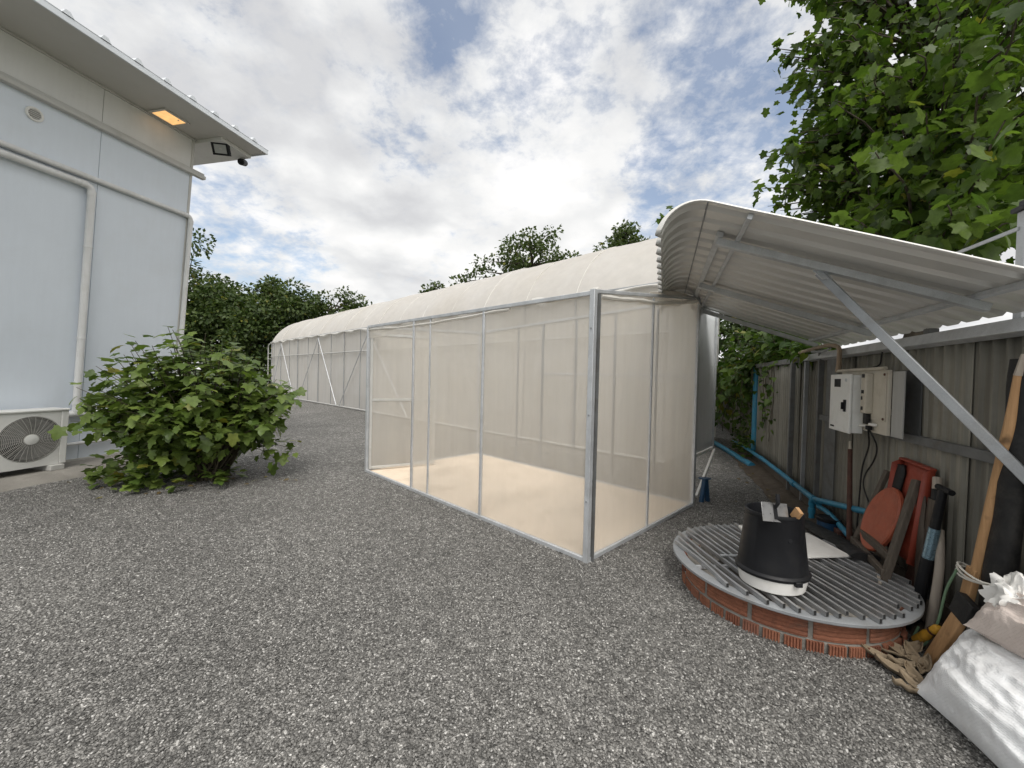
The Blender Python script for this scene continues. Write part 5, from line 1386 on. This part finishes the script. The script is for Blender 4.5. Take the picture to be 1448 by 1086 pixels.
# ------------------------------------------------------------------ sky, sun, camera
w = bpy.data.worlds.new("World"); SC.world = w; w.use_nodes = True
class WT(NT):
    def __init__(self, w): self.t = w.node_tree; self.t.nodes.clear()
k = WT(w)
SUN_EL, SUN_AZ = radians(54), radians(172)       # azimuth from +y towards +x
sky = k.n('ShaderNodeTexSky', sky_type='NISHITA', sun_disc=False, sun_elevation=SUN_EL, sun_rotation=SUN_AZ, air_density=1.1, dust_density=.6, ozone_density=1.3)
tc = k.n('ShaderNodeTexCoord').outputs['Generated']
sx = k.n('ShaderNodeSeparateXYZ'); k.l(tc, sx.inputs[0])
zc = k.math('ADD', k.math('MAXIMUM', sx.outputs[2], 0.), .30)
cx = k.n('ShaderNodeCombineXYZ'); k.l(k.math('DIVIDE', sx.outputs[0], zc), cx.inputs[0]); k.l(k.math('DIVIDE', sx.outputs[1], zc), cx.inputs[1])
pl_ = cx.outputs[0]
def blob(d, r, amp):
    d = V(d).normalized(); dp = k.n('ShaderNodeVectorMath', operation='DOT_PRODUCT'); k.l(tc, dp.inputs[0]); dp.inputs[1].default_value = tuple(d)
    mr = k.n('ShaderNodeMapRange', interpolation_type='SMOOTHERSTEP'); k.l(dp.outputs['Value'], mr.inputs[0])
    mr.inputs[1].default_value = cos(r); mr.inputs[2].default_value = 1.; mr.inputs[3].default_value = 0; mr.inputs[4].default_value = amp
    return mr.outputs[0]
n1 = k.noise(pl_, 2.0, 10, .6, .15); n2 = k.noise(k.mapping(pl_, (1, 1, 1), (3.1, 1.7, 0)), 13., 8, .64, .15)
dens = k.math('ADD', k.math('MULTIPLY', n1, .6), k.math('MULTIPLY', n2, .4))
for d, r, a in BLUE: dens = k.math('ADD', dens, blob(d, r, a))
mask = k.ramp(dens, [(.29, .22), (.36, .55), (.42, .9), (.48, 1.)])
n3 = k.noise(k.mapping(pl_, (1, 1, 1), (7.3, 4.2, 0)), 1.5, 10, .6, .15)
wn = k.n('ShaderNodeTexNoise'); wn.inputs['Scale'].default_value = 5.; wn.inputs['Detail'].default_value = 6; k.l(pl_, wn.inputs['Vector'])
ws = k.n('ShaderNodeVectorMath', operation='MULTIPLY_ADD'); k.l(wn.outputs['Color'], ws.inputs[0]); ws.inputs[1].default_value = (.35, .35, .35); k.l(pl_, ws.inputs[2])
vo = k.n('ShaderNodeTexVoronoi', feature='SMOOTH_F1'); vo.inputs['Scale'].default_value = 4.6; vo.inputs['Smoothness'].default_value = .6; k.l(ws.outputs[0], vo.inputs['Vector'])
n4 = k.math('SUBTRACT', .98, vo.outputs['Distance'])
sh = k.math('ADD', k.math('MULTIPLY', n3, .58), k.math('MULTIPLY', n4, .42))
for d, r, a in SHADE: sh = k.math('ADD', sh, blob(d, r, a))
ccol = k.ramp(sh, [(.32, (6.0, 6.05, 6.2)), (.43, (7.2, 7.25, 7.3)), (.53, (8.2, 8.2, 8.15)), (.64, (9.1, 9.0, 8.9))])
skc = k.mix(1., sky.outputs[0], (1.3, 1.3, 1.3, 1), 'MULTIPLY')
col = k.mix(mask, skc, ccol)
gl = blob((sin(SUN_AZ) * cos(SUN_EL), cos(SUN_AZ) * cos(SUN_EL), sin(SUN_EL)), .75, 1.)    # glow added to the unseen sky behind the viewer, to brighten frontal light
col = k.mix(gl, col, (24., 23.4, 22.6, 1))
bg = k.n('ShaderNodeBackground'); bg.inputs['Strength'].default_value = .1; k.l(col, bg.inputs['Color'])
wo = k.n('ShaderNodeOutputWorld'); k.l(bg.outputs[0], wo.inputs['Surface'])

sl = bpy.data.lights.new("sun", 'SUN'); sl.energy = 1.3; sl.angle = radians(22); sl.color = (1., .96, .9)
so = bpy.data.objects.new("sun", sl); link(so)
sd = V((sin(SUN_AZ) * cos(SUN_EL), cos(SUN_AZ) * cos(SUN_EL), sin(SUN_EL)))
so.rotation_euler = sd.to_track_quat('Z', 'Y').to_euler(); so.location = sd * 40

cam = bpy.data.cameras.new("camera"); co = bpy.data.objects.new("camera", cam); link(co)
cam.sensor_width = 36; cam.lens = 36 * 560 / 1448; cam.clip_start = .05; cam.clip_end = 1500
co.matrix_world = Matrix.Translation((0, 0, 1.5)) @ Matrix.Rotation(pi / 2 - radians(1.125), 4, 'X') @ Matrix.Rotation(radians(1.375), 4, 'Z')
SC.camera = co
SC.view_settings.view_transform = 'Standard'; SC.view_settings.look = 'None'; SC.view_settings.exposure = EXPO; SC.view_settings.gamma = 1
SC.cycles.max_bounces = 10; SC.cycles.diffuse_bounces = 4; SC.cycles.transparent_max_bounces = 24; SC.cycles.transmission_bounces = 6
SC.cycles.use_denoising = True
